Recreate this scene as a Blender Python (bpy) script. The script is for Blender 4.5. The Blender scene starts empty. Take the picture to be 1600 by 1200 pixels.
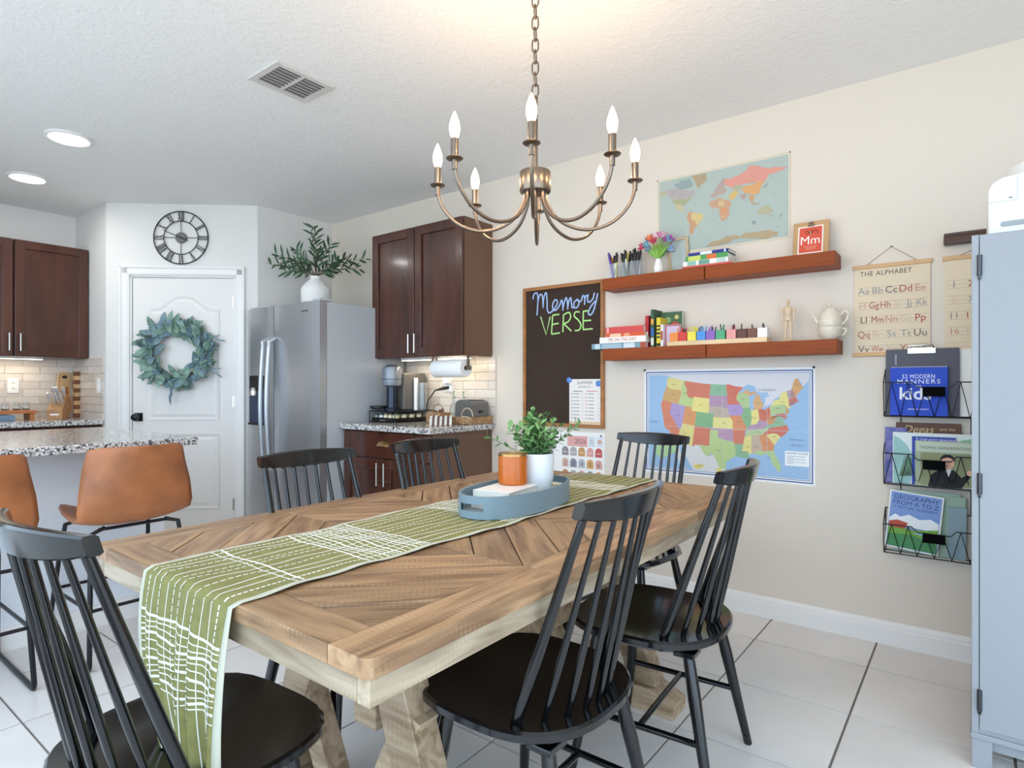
import bpy, math, random
from mathutils import Vector, Matrix
random.seed(7)
SC = bpy.context.scene
COL = SC.collection
PI = math.pi

# ---------------------------------------------------------------- camera, sky, exposure
CAM_H = 1.165
cam_d = bpy.data.cameras.new('camera')
cam_d.sensor_width = 36.0
cam_d.lens = 939.7 / 1600 * 36.0
cam_d.shift_y = 4.63 / 1600
cam_d.clip_start = 0.02
cam = bpy.data.objects.new('camera', cam_d)
cam.location = (0, 0, CAM_H)
cam.rotation_euler = (PI / 2, 0, math.radians(90 - 52.469))
COL.objects.link(cam)
SC.camera = cam

world = bpy.data.worlds.new('sky'); SC.world = world
world.use_nodes = True
bg = world.node_tree.nodes['Background']
bg.inputs[0].default_value = (0.63, 0.81, 1.0, 1)
bg.inputs[1].default_value = 2.7

SC.view_settings.view_transform = 'Standard'
SC.view_settings.look = 'None'
SC.view_settings.gamma = 1.0
SC.view_settings.use_curve_mapping = False
SC.view_settings.exposure = 0.5

YW = 3.2        # the long wall with the maps
HC = 2.58       # ceiling height

def lamp(name, kind, loc, energy, color, size=None, rot=None, **kw):
    l = bpy.data.lights.new(name, kind); l.energy = energy; l.color = color
    if size is not None:
        if kind == 'AREA':
            l.shape = 'RECTANGLE'; l.size, l.size_y = size
        else:
            l.shadow_soft_size = size
    for k, v in kw.items(): setattr(l, k, v)
    o = bpy.data.objects.new(name, l); o.location = loc
    if rot: o.rotation_euler = rot
    COL.objects.link(o)
    return o

# high sun behind the house, added for ceiling bounce: it strikes the patio outside, not the room
lamp('sun', 'SUN', (0, 0, 8), 4.0, (1, .95, .88), rot=(math.radians(-32), 0, 0), angle=.01)

# ---------------------------------------------------------------- materials
def lin(hexs):
    hexs = hexs.lstrip('#')
    out = []
    for i in (0, 2, 4):
        v = int(hexs[i:i+2], 16) / 255
        out.append(v / 12.92 if v <= .04045 else ((v + .055) / 1.055) ** 2.4)
    return (*out, 1)

MATS = {}
def P(name, hexs, rough=.5, metal=0, var=None, bump=None, coat=0, trans=0, emit=None, alpha=None, spec=None, stretch=(1, 1, 1), rnd=0, hex2=None):
    """Principled material. var=(scale, amount) noise tint, bump=(scale, strength), rnd = per-object brightness spread."""
    if name in MATS: return MATS[name]
    m = bpy.data.materials.new(name); m.use_nodes = True
    nt = m.node_tree; N = nt.nodes; L = nt.links
    b = N['Principled BSDF']
    c = lin(hexs)
    b.inputs['Base Color'].default_value = c
    b.inputs['Roughness'].default_value = rough
    b.inputs['Metallic'].default_value = metal
    if coat: b.inputs['Coat Weight'].default_value = coat; b.inputs['Coat Roughness'].default_value = .1
    if trans: b.inputs['Transmission Weight'].default_value = trans
    if spec is not None: b.inputs['Specular IOR Level'].default_value = spec
    if emit: b.inputs['Emission Color'].default_value = lin(emit[0]); b.inputs['Emission Strength'].default_value = emit[1]
    if alpha is not None: b.inputs['Alpha'].default_value = alpha
    src = None
    if var or bump:
        tc = N.new('ShaderNodeTexCoord'); mp = N.new('ShaderNodeMapping')
        mp.inputs['Scale'].default_value = stretch
        L.new(tc.outputs['Object'], mp.inputs[0])
    if var:
        nz = N.new('ShaderNodeTexNoise'); nz.inputs['Scale'].default_value = var[0]; nz.inputs['Detail'].default_value = 5
        L.new(mp.outputs[0], nz.inputs['Vector'])
        if rnd:
            oi = N.new('ShaderNodeObjectInfo'); ad = N.new('ShaderNodeVectorMath'); ad.operation = 'ADD'
            sc = N.new('ShaderNodeVectorMath'); sc.operation = 'SCALE'; sc.inputs['Scale'].default_value = 13.7
            cx = N.new('ShaderNodeCombineXYZ')
            for i in range(3): L.new(oi.outputs['Random'], cx.inputs[i])
            L.new(cx.outputs[0], sc.inputs[0]); L.new(mp.outputs[0], ad.inputs[0]); L.new(sc.outputs[0], ad.inputs[1])
            L.new(ad.outputs[0], nz.inputs['Vector'])
        cr = N.new('ShaderNodeValToRGB')
        a = var[1]
        lo = lin(hex2) if hex2 else tuple(max(0, x * (1 - a)) for x in c[:3]) + (1,)
        hi = c if hex2 else tuple(min(1, x * (1 + a)) for x in c[:3]) + (1,)
        cr.color_ramp.elements[0].color = lo; cr.color_ramp.elements[1].color = hi
        cr.color_ramp.elements[0].position = .32; cr.color_ramp.elements[1].position = .68
        L.new(nz.outputs['Fac'], cr.inputs[0]); src = cr.outputs[0]
    if rnd:
        oi = N.new('ShaderNodeObjectInfo')
        mr = N.new('ShaderNodeMapRange'); mr.inputs['To Min'].default_value = 1 - rnd; mr.inputs['To Max'].default_value = 1 + rnd
        L.new(oi.outputs['Random'], mr.inputs[0])
        hs = N.new('ShaderNodeHueSaturation')
        if src: L.new(src, hs.inputs['Color'])
        else: hs.inputs['Color'].default_value = c
        L.new(mr.outputs[0], hs.inputs['Value']); src = hs.outputs[0]
    if src: L.new(src, b.inputs['Base Color'])
    if bump:
        nz = N.new('ShaderNodeTexNoise'); nz.inputs['Scale'].default_value = bump[0]; nz.inputs['Detail'].default_value = 4
        L.new(mp.outputs[0], nz.inputs['Vector'])
        bp = N.new('ShaderNodeBump'); bp.inputs['Strength'].default_value = bump[1]; bp.inputs['Distance'].default_value = .01
        L.new(nz.outputs['Fac'], bp.inputs['Height']); L.new(bp.outputs[0], b.inputs['Normal'])
    MATS[name] = m
    return m

def granite():
    m = bpy.data.materials.new('granite'); m.use_nodes = True
    nt = m.node_tree; N = nt.nodes; L = nt.links; b = N['Principled BSDF']
    tc = N.new('ShaderNodeTexCoord')
    vo = N.new('ShaderNodeTexVoronoi'); vo.inputs['Scale'].default_value = 130
    nz = N.new('ShaderNodeTexNoise'); nz.inputs['Scale'].default_value = 55; nz.inputs['Detail'].default_value = 6
    L.new(tc.outputs['Object'], vo.inputs['Vector']); L.new(tc.outputs['Object'], nz.inputs['Vector'])
    sp = N.new('ShaderNodeSeparateColor'); L.new(vo.outputs['Color'], sp.inputs[0])
    mx = N.new('ShaderNodeMath'); mx.operation = 'MULTIPLY_ADD'; mx.inputs[1].default_value = .55
    L.new(sp.outputs[0], mx.inputs[0])
    m2 = N.new('ShaderNodeMath'); m2.operation = 'MULTIPLY'; m2.inputs[1].default_value = .55
    L.new(nz.outputs['Fac'], m2.inputs[0]); L.new(m2.outputs[0], mx.inputs[2])
    cr = N.new('ShaderNodeValToRGB'); e = cr.color_ramp.elements
    e[0].position = .25; e[0].color = lin('2c2c33'); e[1].position = .8; e[1].color = lin('e6e3df')
    for p, h in ((.38, '6d6f78'), (.5, 'b3aaa2'), (.62, 'd3cdc6')):
        q = e.new(p); q.color = lin(h)
    L.new(mx.outputs[0], cr.inputs[0]); L.new(cr.outputs[0], b.inputs['Base Color'])
    b.inputs['Roughness'].default_value = .12
    return m

def ceiling_mat():
    m = bpy.data.materials.new('ceiling_plaster'); m.use_nodes = True
    nt = m.node_tree; N = nt.nodes; L = nt.links; b = N['Principled BSDF']
    b.inputs['Base Color'].default_value = lin('f5f4f2'); b.inputs['Roughness'].default_value = .85
    tc = N.new('ShaderNodeTexCoord')
    nz = N.new('ShaderNodeTexNoise'); nz.inputs['Scale'].default_value = 26; nz.inputs['Detail'].default_value = 4; nz.inputs['Distortion'].default_value = 1.1
    L.new(tc.outputs['Object'], nz.inputs['Vector'])
    cr = N.new('ShaderNodeValToRGB'); cr.color_ramp.elements[0].position = .46; cr.color_ramp.elements[1].position = .6
    L.new(nz.outputs['Fac'], cr.inputs[0])
    bp = N.new('ShaderNodeBump'); bp.inputs['Strength'].default_value = .2; bp.inputs['Distance'].default_value = .006
    L.new(cr.outputs[0], bp.inputs['Height']); L.new(bp.outputs[0], b.inputs['Normal'])
    return m

def plank_wood(name, light, dark, band=26):
    """Reclaimed plank: grain runs along local X; each plank shifts by its random value."""
    m = bpy.data.materials.new(name); m.use_nodes = True
    nt = m.node_tree; N = nt.nodes; L = nt.links; b = N['Principled BSDF']
    tc = N.new('ShaderNodeTexCoord'); oi = N.new('ShaderNodeObjectInfo')
    mp = N.new('ShaderNodeMapping'); mp.inputs['Scale'].default_value = (1.6, 14, 14)
    L.new(tc.outputs['Object'], mp.inputs[0])
    cx = N.new('ShaderNodeCombineXYZ'); ml = N.new('ShaderNodeMath'); ml.operation = 'MULTIPLY'; ml.inputs[1].default_value = 31
    L.new(oi.outputs['Random'], ml.inputs[0])
    for i in range(3): L.new(ml.outputs[0], cx.inputs[i])
    ad = N.new('ShaderNodeVectorMath'); ad.operation = 'ADD'
    L.new(mp.outputs[0], ad.inputs[0]); L.new(cx.outputs[0], ad.inputs[1])
    nz = N.new('ShaderNodeTexNoise'); nz.inputs['Scale'].default_value = 2.2; nz.inputs['Detail'].default_value = 7; nz.inputs['Distortion'].default_value = .9
    L.new(ad.outputs[0], nz.inputs['Vector'])
    cr = N.new('ShaderNodeValToRGB'); e = cr.color_ramp.elements
    e[0].position = .3; e[0].color = lin(dark); e[1].position = .62; e[1].color = lin(light)
    L.new(nz.outputs['Fac'], cr.inputs[0])
    # saw marks across the grain, in patches
    wv = N.new('ShaderNodeTexWave'); wv.inputs['Scale'].default_value = band; wv.inputs['Distortion'].default_value = 1.5
    wv.bands_direction = 'X'
    L.new(tc.outputs['Object'], wv.inputs['Vector'])
    pn = N.new('ShaderNodeTexNoise'); pn.inputs['Scale'].default_value = 3.5
    L.new(ad.outputs[0], pn.inputs['Vector'])
    pr = N.new('ShaderNodeValToRGB'); pr.color_ramp.elements[0].position = .5; pr.color_ramp.elements[1].position = .7
    L.new(pn.outputs['Fac'], pr.inputs[0])
    mm = N.new('ShaderNodeMath'); mm.operation = 'MULTIPLY'; L.new(wv.outputs['Fac'], mm.inputs[0]); L.new(pr.outputs[0], mm.inputs[1])
    mx = N.new('ShaderNodeMix'); mx.data_type = 'RGBA'; mx.inputs['B'].default_value = lin('d3b592')
    m3 = N.new('ShaderNodeMath'); m3.operation = 'MULTIPLY'; m3.inputs[1].default_value = .32
    L.new(mm.outputs[0], m3.inputs[0]); L.new(m3.outputs[0], mx.inputs['Factor']); L.new(cr.outputs[0], mx.inputs['A'])
    hs = N.new('ShaderNodeHueSaturation'); mr = N.new('ShaderNodeMapRange'); mr.inputs['To Min'].default_value = .78; mr.inputs['To Max'].default_value = 1.2
    L.new(oi.outputs['Random'], mr.inputs[0]); L.new(mr.outputs[0], hs.inputs['Value']); L.new(mx.outputs['Result'], hs.inputs['Color'])
    L.new(hs.outputs[0], b.inputs['Base Color'])
    b.inputs['Roughness'].default_value = .42
    bp = N.new('ShaderNodeBump'); bp.inputs['Strength'].default_value = .25; bp.inputs['Distance'].default_value = .004
    L.new(nz.outputs['Fac'], bp.inputs['Height']); L.new(bp.outputs[0], b.inputs['Normal'])
    MATS[name] = m
    return m

def steel(name, hexs, axis, rough=.28):
    m = bpy.data.materials.new(name); m.use_nodes = True
    nt = m.node_tree; N = nt.nodes; L = nt.links; b = N['Principled BSDF']
    b.inputs['Base Color'].default_value = lin(hexs); b.inputs['Metallic'].default_value = .85; b.inputs['Roughness'].default_value = rough
    tc = N.new('ShaderNodeTexCoord'); mp = N.new('ShaderNodeMapping'); mp.inputs['Scale'].default_value = axis
    nz = N.new('ShaderNodeTexNoise'); nz.inputs['Scale'].default_value = 6; nz.inputs['Detail'].default_value = 4
    L.new(tc.outputs['Object'], mp.inputs[0]); L.new(mp.outputs[0], nz.inputs['Vector'])
    bp = N.new('ShaderNodeBump'); bp.inputs['Strength'].default_value = .05; bp.inputs['Distance'].default_value = .002
    L.new(nz.outputs['Fac'], bp.inputs['Height']); L.new(bp.outputs[0], b.inputs['Normal'])
    return m

GRANITE = granite(); CEIL = ceiling_mat()
WOOD_TABLE = plank_wood('reclaimed_plank', 'ab8763', '725339')
WOOD_TABLE_SIDE = plank_wood('weathered_plank', 'b8a78e', '86715a', 30)
WOOD_LEG = plank_wood('trestle_wood', 'b49c80', '82684c', 20)
STEEL = steel('brushed_steel', 'c6c9cd', (.6, .6, 40), .34)
STEEL_SIDE = P('grey_enamel_side', 'bfc2c5', .4)
WALL = P('wall_paint', 'e3d7c8', .9, bump=(160, .04))
WALLW = P('wall_paint_cool_light', 'e5e2dd', .9, bump=(160, .04))  # wall paint whitened to imitate the kitchen's cooler light
TRIM = P('trim_white', 'efece8', .4)
DOORP = P('door_paint', 'e8e3de', .4)
TILE = P('floor_tile_ceramic', 'e6e1dc', .25, var=(3, .05), rnd=.035)
GROUT = P('floor_grout', '857d76', .9)
SPLASH = P('backsplash_ceramic', 'dcd2c7', .15, rnd=.09, var=(4, .04))
SGROUT = P('backsplash_grout', 'cfc4ba', .9)
CAB = P('espresso_cabinet_wood', '4a2619', .25, var=(3, .32), stretch=(3, 3, .5), coat=.3)
CABSIDE = P('cabinet_side_panel', '6b4b38', .35, var=(2, .1))
NICKEL = P('brushed_nickel', 'cfcac2', .25, 1)
BRONZE = P('brushed_bronze', '85776a', .3, 1)
CHAIR = P('black_lacquer', '07080b', .16, coat=.35, spec=.45)
BLACKM = P('black_metal', '15161b', .35, .3)
BLACK = P('black_plastic', '0b0b0d', .4)
WHITE = P('white_plastic', 'f2f1ee', .35)
PAPER = P('white_paper', 'f5f2ec', .8)
PAGES = P('book_pages', 'ece7dc', .9, var=(120, .1), stretch=(1, 1, 8))
LEATHER = P('tan_leather', 'a9683f', .42, var=(6, .28), bump=(60, .12))
LEATHER_IN = P('grey_leather_underside', '77706b', .5)
SHELFW = P('cherry_shelf_wood', '8e4213', .5, spec=.25, var=(4, .28), stretch=(.5, 6, 6))
OAK = P('light_oak', 'c79f6d', .5, var=(6, .15), stretch=(1, 5, 5))
GLASS = P('clear_glass', 'f4f8f8', .03, trans=.95, spec=.5)
ISLAND = P('island_paint', 'e9edf2', .55)
GREYCAB = P('grey_cabinet_paint', '979a9e', .5)
LEAF_EU = P('eucalyptus_leaf', '7d9a8a', .6, var=(14, .3))
LEAF_EU2 = P('eucalyptus_leaf_blue', '718a92', .6, var=(14, .3))
LEAF_OL = P('olive_leaf', '3f5c40', .5, var=(9, .3))
LEAF_GR = P('fresh_leaf', '6d9c5f', .5, var=(22, .4))
STEM = P('brown_stem', '5a4030', .8)

# ---------------------------------------------------------------- mesh builder
def V3(p): return Vector(p)

class M:
    def __init__(s): s.v = []; s.f = []; s.mi = []; s.cur = 0
    def face(s, idx): s.f.append(idx); s.mi.append(s.cur)
    def add(s, vs, fs):
        o = len(s.v); s.v += [tuple(x) for x in vs]
        for q in fs: s.face([o + i for i in q])
        return s
    def box(s, x0, y0, z0, x1, y1, z1):
        if x0 > x1: x0, x1 = x1, x0
        if y0 > y1: y0, y1 = y1, y0
        if z0 > z1: z0, z1 = z1, z0
        return s.add([(x0,y0,z0),(x1,y0,z0),(x1,y1,z0),(x0,y1,z0),(x0,y0,z1),(x1,y0,z1),(x1,y1,z1),(x0,y1,z1)],
                     [(3,2,1,0),(4,5,6,7),(0,1,5,4),(1,2,6,5),(2,3,7,6),(3,0,4,7)])
    def obox(s, c, ax, ay, az, hx, hy, hz):
        c, ax, ay, az = V3(c), V3(ax).normalized(), V3(ay).normalized(), V3(az).normalized()
        vs = [c + ax*hx*i + ay*hy*j + az*hz*k for k in (-1,1) for i, j in ((-1,-1),(1,-1),(1,1),(-1,1))]
        return s.add(vs, [(3,2,1,0),(4,5,6,7),(0,1,5,4),(1,2,6,5),(2,3,7,6),(3,0,4,7)])
    def path(s, pts, r, n=10, closed=False, flat=None):
        pts = [V3(p) for p in pts]; k = len(pts)
        rs = r if isinstance(r, (list, tuple)) else [r] * k
        o = len(s.v); up = None
        for i, p in enumerate(pts):
            a = pts[(i-1) % k] if (i or closed) else p
            b = pts[(i+1) % k] if (i < k-1 or closed) else p
            t = (b - a)
            t = t.normalized() if t.length > 1e-9 else Vector((0,0,1))
            if up is None:
                up = Vector((0,0,1)) if abs(t.z) < .9 else Vector((1,0,0))
            x = up - t * up.dot(t)
            if x.length < 1e-6: x = Vector((1,0,0)) - t * t.x
            x.normalize(); y = t.cross(x); up = x
            for j in range(n):
                an = 2*PI*j/n
                s.v.append(tuple(p + (x*math.cos(an)*(flat or 1) + y*math.sin(an)) * rs[i]))
        for i in range(k if closed else k-1):
            a, b = o + i*n, o + ((i+1) % k)*n
            for j in range(n): s.face([a+j, a+(j+1) % n, b+(j+1) % n, b+j])
        if not closed:
            s.face([o+j for j in range(n)][::-1]); s.face([o+(k-1)*n+j for j in range(n)])
        return s
    def tube(s, a, b, r0, r1=None, n=10): return s.path([a, b], [r0, r0 if r1 is None else r1], n)
    def lathe(s, prof, n=24, c=(0,0,0), sx=1, sy=1):
        o = len(s.v); k = len(prof)
        for r, z in prof:
            for j in range(n):
                an = 2*PI*j/n
                s.v.append((c[0]+r*sx*math.cos(an), c[1]+r*sy*math.sin(an), c[2]+z))
        for i in range(k-1):
            for j in range(n):
                s.face([o+i*n+j, o+i*n+(j+1) % n, o+(i+1)*n+(j+1) % n, o+(i+1)*n+j])
        if prof[0][0] > 1e-6: s.face([o+j for j in range(n)][::-1])
        if prof[-1][0] > 1e-6: s.face([o+(k-1)*n+j for j in range(n)])
        return s
    def prism(s, poly, fn0, fn1):
        """polygon (list of 2d) extruded between two mapping functions."""
        k = len(poly)
        ar = sum(poly[i][0]*poly[(i+1) % k][1]-poly[(i+1) % k][0]*poly[i][1] for i in range(k))
        if ar < 0: poly = poly[::-1]
        o = len(s.v)
        s.v += [tuple(fn0(*p)) for p in poly] + [tuple(fn1(*p)) for p in poly]
        s.face([o+i for i in range(k)][::-1]); s.face([o+k+i for i in range(k)])
        for i in range(k): s.face([o+i, o+(i+1) % k, o+k+(i+1) % k, o+k+i])
        return s
    def zprism(s, poly, z0, z1): return s.prism(poly, lambda x, y: (x, y, z0), lambda x, y: (x, y, z1))
    def wprism(s, poly, y0, y1):
        """polygon in the x-z plane, extruded along y (y1 < y0 = towards the room)."""
        return s.prism(poly, lambda x, z: (x, y0, z), lambda x, z: (x, y1, z))
    def ball(s, c, r, n=10, m=6, sc=(1,1,1)):
        prof = [(max(1e-7, r*math.sin(PI*i/m)), -r*math.cos(PI*i/m)) for i in range(m+1)]
        o = len(s.v)
        s.lathe(prof, n)
        for i in range(o, len(s.v)):
            v = s.v[i]; s.v[i] = (c[0]+v[0]*sc[0], c[1]+v[1]*sc[1], c[2]+v[2]*sc[2])
        return s
    def leaf(s, p, d, nrm, ln, w, bend=.15, fold=.2):
        p, d, nrm = V3(p), V3(d).normalized(), V3(nrm)
        sd = d.cross(nrm)
        if sd.length < 1e-4: sd = d.cross(Vector((.3,.7,.2)))
        sd.normalize(); nn = sd.cross(d)
        rows = [(0, .12), (.25, .8), (.55, 1), (.82, .6), (1, .04)]
        o = len(s.v)
        for t, q in rows:
            c = p + d*ln*t - nn*bend*ln*t*t
            s.v += [tuple(c - sd*w*q*.5 + nn*fold*w*q*.5), tuple(c), tuple(c + sd*w*q*.5 + nn*fold*w*q*.5)]
        for i in range(len(rows)-1):
            a = o + 3*i
            s.face([a, a+1, a+4, a+3]); s.face([a+1, a+2, a+5, a+4])
        return s
    def grid(s, fn, nu, nv):
        o = len(s.v)
        for j in range(nv+1):
            for i in range(nu+1): s.v.append(tuple(fn(i/nu, j/nv)))
        for j in range(nv):
            for i in range(nu):
                a = o + j*(nu+1) + i
                s.face([a, a+1, a+nu+2, a+nu+1])
        return s
    def xform(s, mat, start=0):
        for i in range(start, len(s.v)): s.v[i] = tuple(mat @ Vector(s.v[i]))
        return s
    def mesh(s, name, mats, smooth=None):
        me = bpy.data.meshes.new(name)
        me.from_pydata(s.v, [], s.f)
        for m in (mats if isinstance(mats, (list, tuple)) else [mats]): me.materials.append(m)
        if any(s.mi): me.polygons.foreach_set('material_index', s.mi)
        if smooth is not None:
            me.polygons.foreach_set('use_smooth', [True]*len(me.polygons))
            me.set_sharp_from_angle(angle=math.radians(smooth))
        me.update()
        return me
    def build(s, name, mats, parent=None, smooth=None, bevel=0, solid=0, sub=0):
        o = bpy.data.objects.new(name, s.mesh(name, mats, smooth))
        COL.objects.link(o)
        if parent: o.parent = parent
        if solid:
            md = o.modifiers.new('thickness', 'SOLIDIFY'); md.thickness = solid; md.offset = 0
        if bevel:
            md = o.modifiers.new('edges', 'BEVEL'); md.width = bevel; md.segments = 2; md.limit_method = 'ANGLE'; md.angle_limit = math.radians(40)
        if sub:
            md = o.modifiers.new('smooth', 'SUBSURF'); md.levels = sub; md.render_levels = sub
        return o

def tag(o, label, cat, group=None):
    o['label'] = label; o['category'] = cat
    if group: o['group'] = group
    return o
def thing(name, label, cat, loc=(0,0,0), rz=0, group=None):
    o = bpy.data.objects.new(name, None); COL.objects.link(o)
    o.empty_display_size = .05
    o.location = loc; o.rotation_euler = (0, 0, rz)
    return tag(o, label, cat, group)
def struct(o): o['kind'] = 'structure'; return o
def copy_tree(o, parent=None):
    c = o.copy(); COL.objects.link(c); c.parent = parent
    for ch in list(o.children): copy_tree(ch, c)
    return c

_tx = {}
def glyphs(s, size, align='CENTER', bold=0, shear=0, spacing=1.0):
    """flat outline letters as (verts, faces) in the x-y plane"""
    cu = bpy.data.curves.new('t', 'FONT'); cu.body = s; cu.size = size; cu.align_x = align; cu.align_y = 'CENTER'
    cu.offset = bold; cu.shear = shear; cu.space_character = spacing; cu.resolution_u = 3
    o = bpy.data.objects.new('t', cu); COL.objects.link(o)
    dg = bpy.context.evaluated_depsgraph_get()
    me = o.evaluated_get(dg).to_mesh()
    vs = [tuple(v.co) for v in me.vertices]; fs = [tuple(p.vertices) for p in me.polygons]
    o.evaluated_get(dg).to_mesh_clear()
    bpy.data.objects.remove(o); bpy.data.curves.remove(cu)
    return vs, fs
def text(m, s, size, origin, right=(1,0,0), up=(0,0,1), align='CENTER', bold=0, shear=0, spacing=1.0, width=None):
    vs, fs = glyphs(s, size, align, bold, shear, spacing)
    if not vs: return m
    if width:
        w = max(v[0] for v in vs) - min(v[0] for v in vs); k = width / w if width > 0 else min(1, -width / w)
    else: k = 1
    o, r, u = V3(origin), V3(right), V3(up)
    m.add([o + r*v[0]*k + u*v[1] for v in vs], fs)
    return m
def clip_poly(poly, a, b, c):
    """keep the side a*x+b*y<=c"""
    out = []
    for i in range(len(poly)):
        p, q = poly[i], poly[(i+1) % len(poly)]
        dp, dq = a*p[0]+b*p[1]-c, a*q[0]+b*q[1]-c
        if dp <= 0: out.append(p)
        if dp*dq < 0:
            t = dp/(dp-dq); out.append((p[0]+t*(q[0]-p[0]), p[1]+t*(q[1]-p[1])))
    return out
def rrect(x0, y0, x1, y1, r, n=5):
    pts = []
    for cx, cy, a in ((x1-r, y1-r, 0), (x0+r, y1-r, 90), (x0+r, y0+r, 180), (x1-r, y0+r, 270)):
        for i in range(n+1):
            t = math.radians(a + 90*i/n); pts.append((cx+r*math.cos(t), cy+r*math.sin(t)))
    return pts
# ================================================================ SETTING
# floor: grout bed with single tiles let into it
fl = struct(M().box(-7, -.7, -.06, 2.2, 3.26, -.006).build('floor', GROUT))
struct(M().box(-12, -9, -.12, 9, -.705, -.04).box(2.21, -.705, -.12, 9, 9, -.04).build('bounce_patio', P('bounce_patio_concrete', 'cbc7c0', .9)))  # unseen ground, added to temper sky light from below and bounce the sun
TP = .453
tme = M().box(-TP/2+.004, -TP/2+.004, -.02, TP/2-.004, TP/2-.004, 0).mesh('tile', TILE)
for i in range(-5, 14):
    for j in range(0, 11):
        cx, cy = -.351 - TP*i + TP/2, 2.885 - TP*j + TP/2
        if cx < -5.9 or cy > 3.2 or cy < -.5: continue
        if cy + TP/2 > 3.2 or cx + TP/2 > 2.2: 
            continue
        o = bpy.data.objects.new('tile', tme); COL.objects.link(o); o.location = (cx, cy, 0); o.parent = fl
# cut row along the wall
tme2 = M().box(-TP/2+.004, -.15+.0, -.02, TP/2-.004, .15, 0).mesh('tile_cut', TILE)
for i in range(-5, 14):
    cx = -.351 - TP*i + TP/2
    if -5.9 < cx < 2:
        o = bpy.data.objects.new('tile', tme2); COL.objects.link(o); o.location = (cx, 2.885+.004+.15, 0); o.parent = fl

struct(M().box(-7, -.7, HC, 2.2, 3.26, HC+.08).build('ceiling', CEIL))
wr = struct(M().box(-4.5, YW, 0, 2.2, YW+.1, HC).build('wall_right', WALL))
struct(M().box(-4.53, 2.51, 0, -4.428, YW, HC).build('wall_back', WALLW))
PA, PB = Vector((-5.289, 1.764, 0)), Vector((-4.428, 2.522, 0))
PD = (PB-PA).normalized(); PN = Vector((PD.y, -PD.x, 0)); PL = (PB-PA).length
PANG = math.atan2(PD.y, PD.x)
def pan(name, m, mats, parent=None, **k):
    """objects on the diagonal wall: local x along the wall, y = into the wall, z up"""
    o = m.build(name, mats, parent, **k)
    if parent is None: o.location = PA; o.rotation_euler = (0, 0, PANG)
    return o
DX0, DX1, DZ = .177, .973, 2.026
dm = M().box(0, 0, 0, DX0, .1, HC).box(DX1, 0, 0, PL, .1, HC).box(DX0, 0, DZ, DX1, .1, HC)
struct(pan('wall_diagonal', dm, WALLW))
struct(M().box(-5.957, 1.764, 0, -5.289, 1.86, HC).build('wall_jog', WALLW))
wl = struct(M().box(-6.05, -.7, 0, -5.957, 1.86, HC).build('wall_left', WALLW))
struct(M().box(-6.05, -.8, 0, -4.35, -.7, HC).build('wall_light_block', WALLW))  # unseen wall, added to cut the daylight reaching the pantry wall
struct(M().box(1.9, 1.75, 0, 2.0, YW, HC).box(1.9, -.7, 2.2, 2.0, 1.75, HC).build('wall_side', WALL))

# baseboard on the map wall: body with a moulded cap
bb = M()
prof = [(0, 0), (.016, 0), (.016, .072), (.0135, .078), (.0135, .088), (.008, .098), (.004, .103), (0, .105)]
bb.prism(prof, lambda a, z: (-2.6, YW-a, z), lambda a, z: (2.0, YW-a, z))
struct(bb.build('baseboard_right', TRIM))
bb = M().prism(prof, lambda a, z: (0, -a, z), lambda a, z: (DX0-.09, -a, z)).prism(prof, lambda a, z: (DX1+.07, -a, z), lambda a, z: (PL, -a, z))
struct(pan('baseboard_diagonal', bb, TRIM))

# pantry door: two-panel arch-top slab in a moulded casing
cs = M()
cp = [(0, 0), (.012, 0), (.018, .012), (.018, .05), (.026, .058), (.026, .068), (0, .07)]
def casing(m, a, b):  # straight moulding between two (x,z) points, profile spreads to the left of the direction
    a, b = Vector(a), Vector(b); d = (b-a).normalized(); n = Vector((-d.y, d.x))
    def f(base):
        return lambda y, w: (base.x+n.x*w, -y, base.y+n.y*w)
    m.prism([(y, w) for y, w in cp], f(a), f(b))
casing(cs, (DX0, 0), (DX0, DZ+.07)); casing(cs, (DX0-.07, DZ), (DX1+.07, DZ)); casing(cs, (DX1, DZ+.07), (DX1, 0))
struct(pan('trim_1', cs, TRIM))
jb = M().box(DX0, 0, 0, DX0+.012, .1, DZ).box(DX1-.012, 0, 0, DX1, .1, DZ).box(DX0, 0, DZ-.012, DX1, .1, DZ)
struct(pan('trim_2', jb, TRIM))
door = bpy.data.objects.new('door_1', None); COL.objects.link(door); struct(door)
door.location = PA; door.rotation_euler = (0, 0, PANG)
a0, a1 = DX0+.015, DX1-.015
def arch(x0, x1, z0, zs, rise, n=14):
    pts = [(x0, z0), (x1, z0)]
    for i in range(n+1):
        t = i/n; u = 1-2*abs(t-.5)
        s_ = .5-.5*math.cos(PI*min(1, max(0, (u-.15)/.75)))
        pts.append((x1+(x0-x1)*t, zs+rise*s_))
    return pts
slab = M().box(a0, .012, .008, a1, .045, DZ-.015)
slab.build('door_slab', DOORP, door, bevel=.002)
def panel(z0, z1, rise):
    px0, px1 = a0+.115, a1-.115
    m = M(); sk = .022
    outer = arch(px0, px1, z0, z1, rise); inner = arch(px0+sk, px1-sk, z0+sk, z1-sk, rise); field = arch(px0+sk*2, px1-sk*2, z0+sk*2, z1-sk*2, rise)
    k = len(outer)
    o = len(m.v)
    for ring, y in ((outer, .0125), (outer, .005), (inner, .0115), (field, .006)):
        m.v += [(x, y, z) for x, z in ring]
    for q in range(3):
        for i in range(k): m.face([o+q*k+i, o+q*k+(i+1) % k, o+(q+1)*k+(i+1) % k, o+(q+1)*k+i])
    m.face([o+3*k+i for i in range(k)])
    m.build('door_panel', DOORP, door)
panel(.22, .80, 0.0); panel(.91, 1.77, .1)
kn = M().box(a0+.012, .012, .90, a0+.075, .006, .965).build('lock_plate', BLACK, door, bevel=.002)
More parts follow.
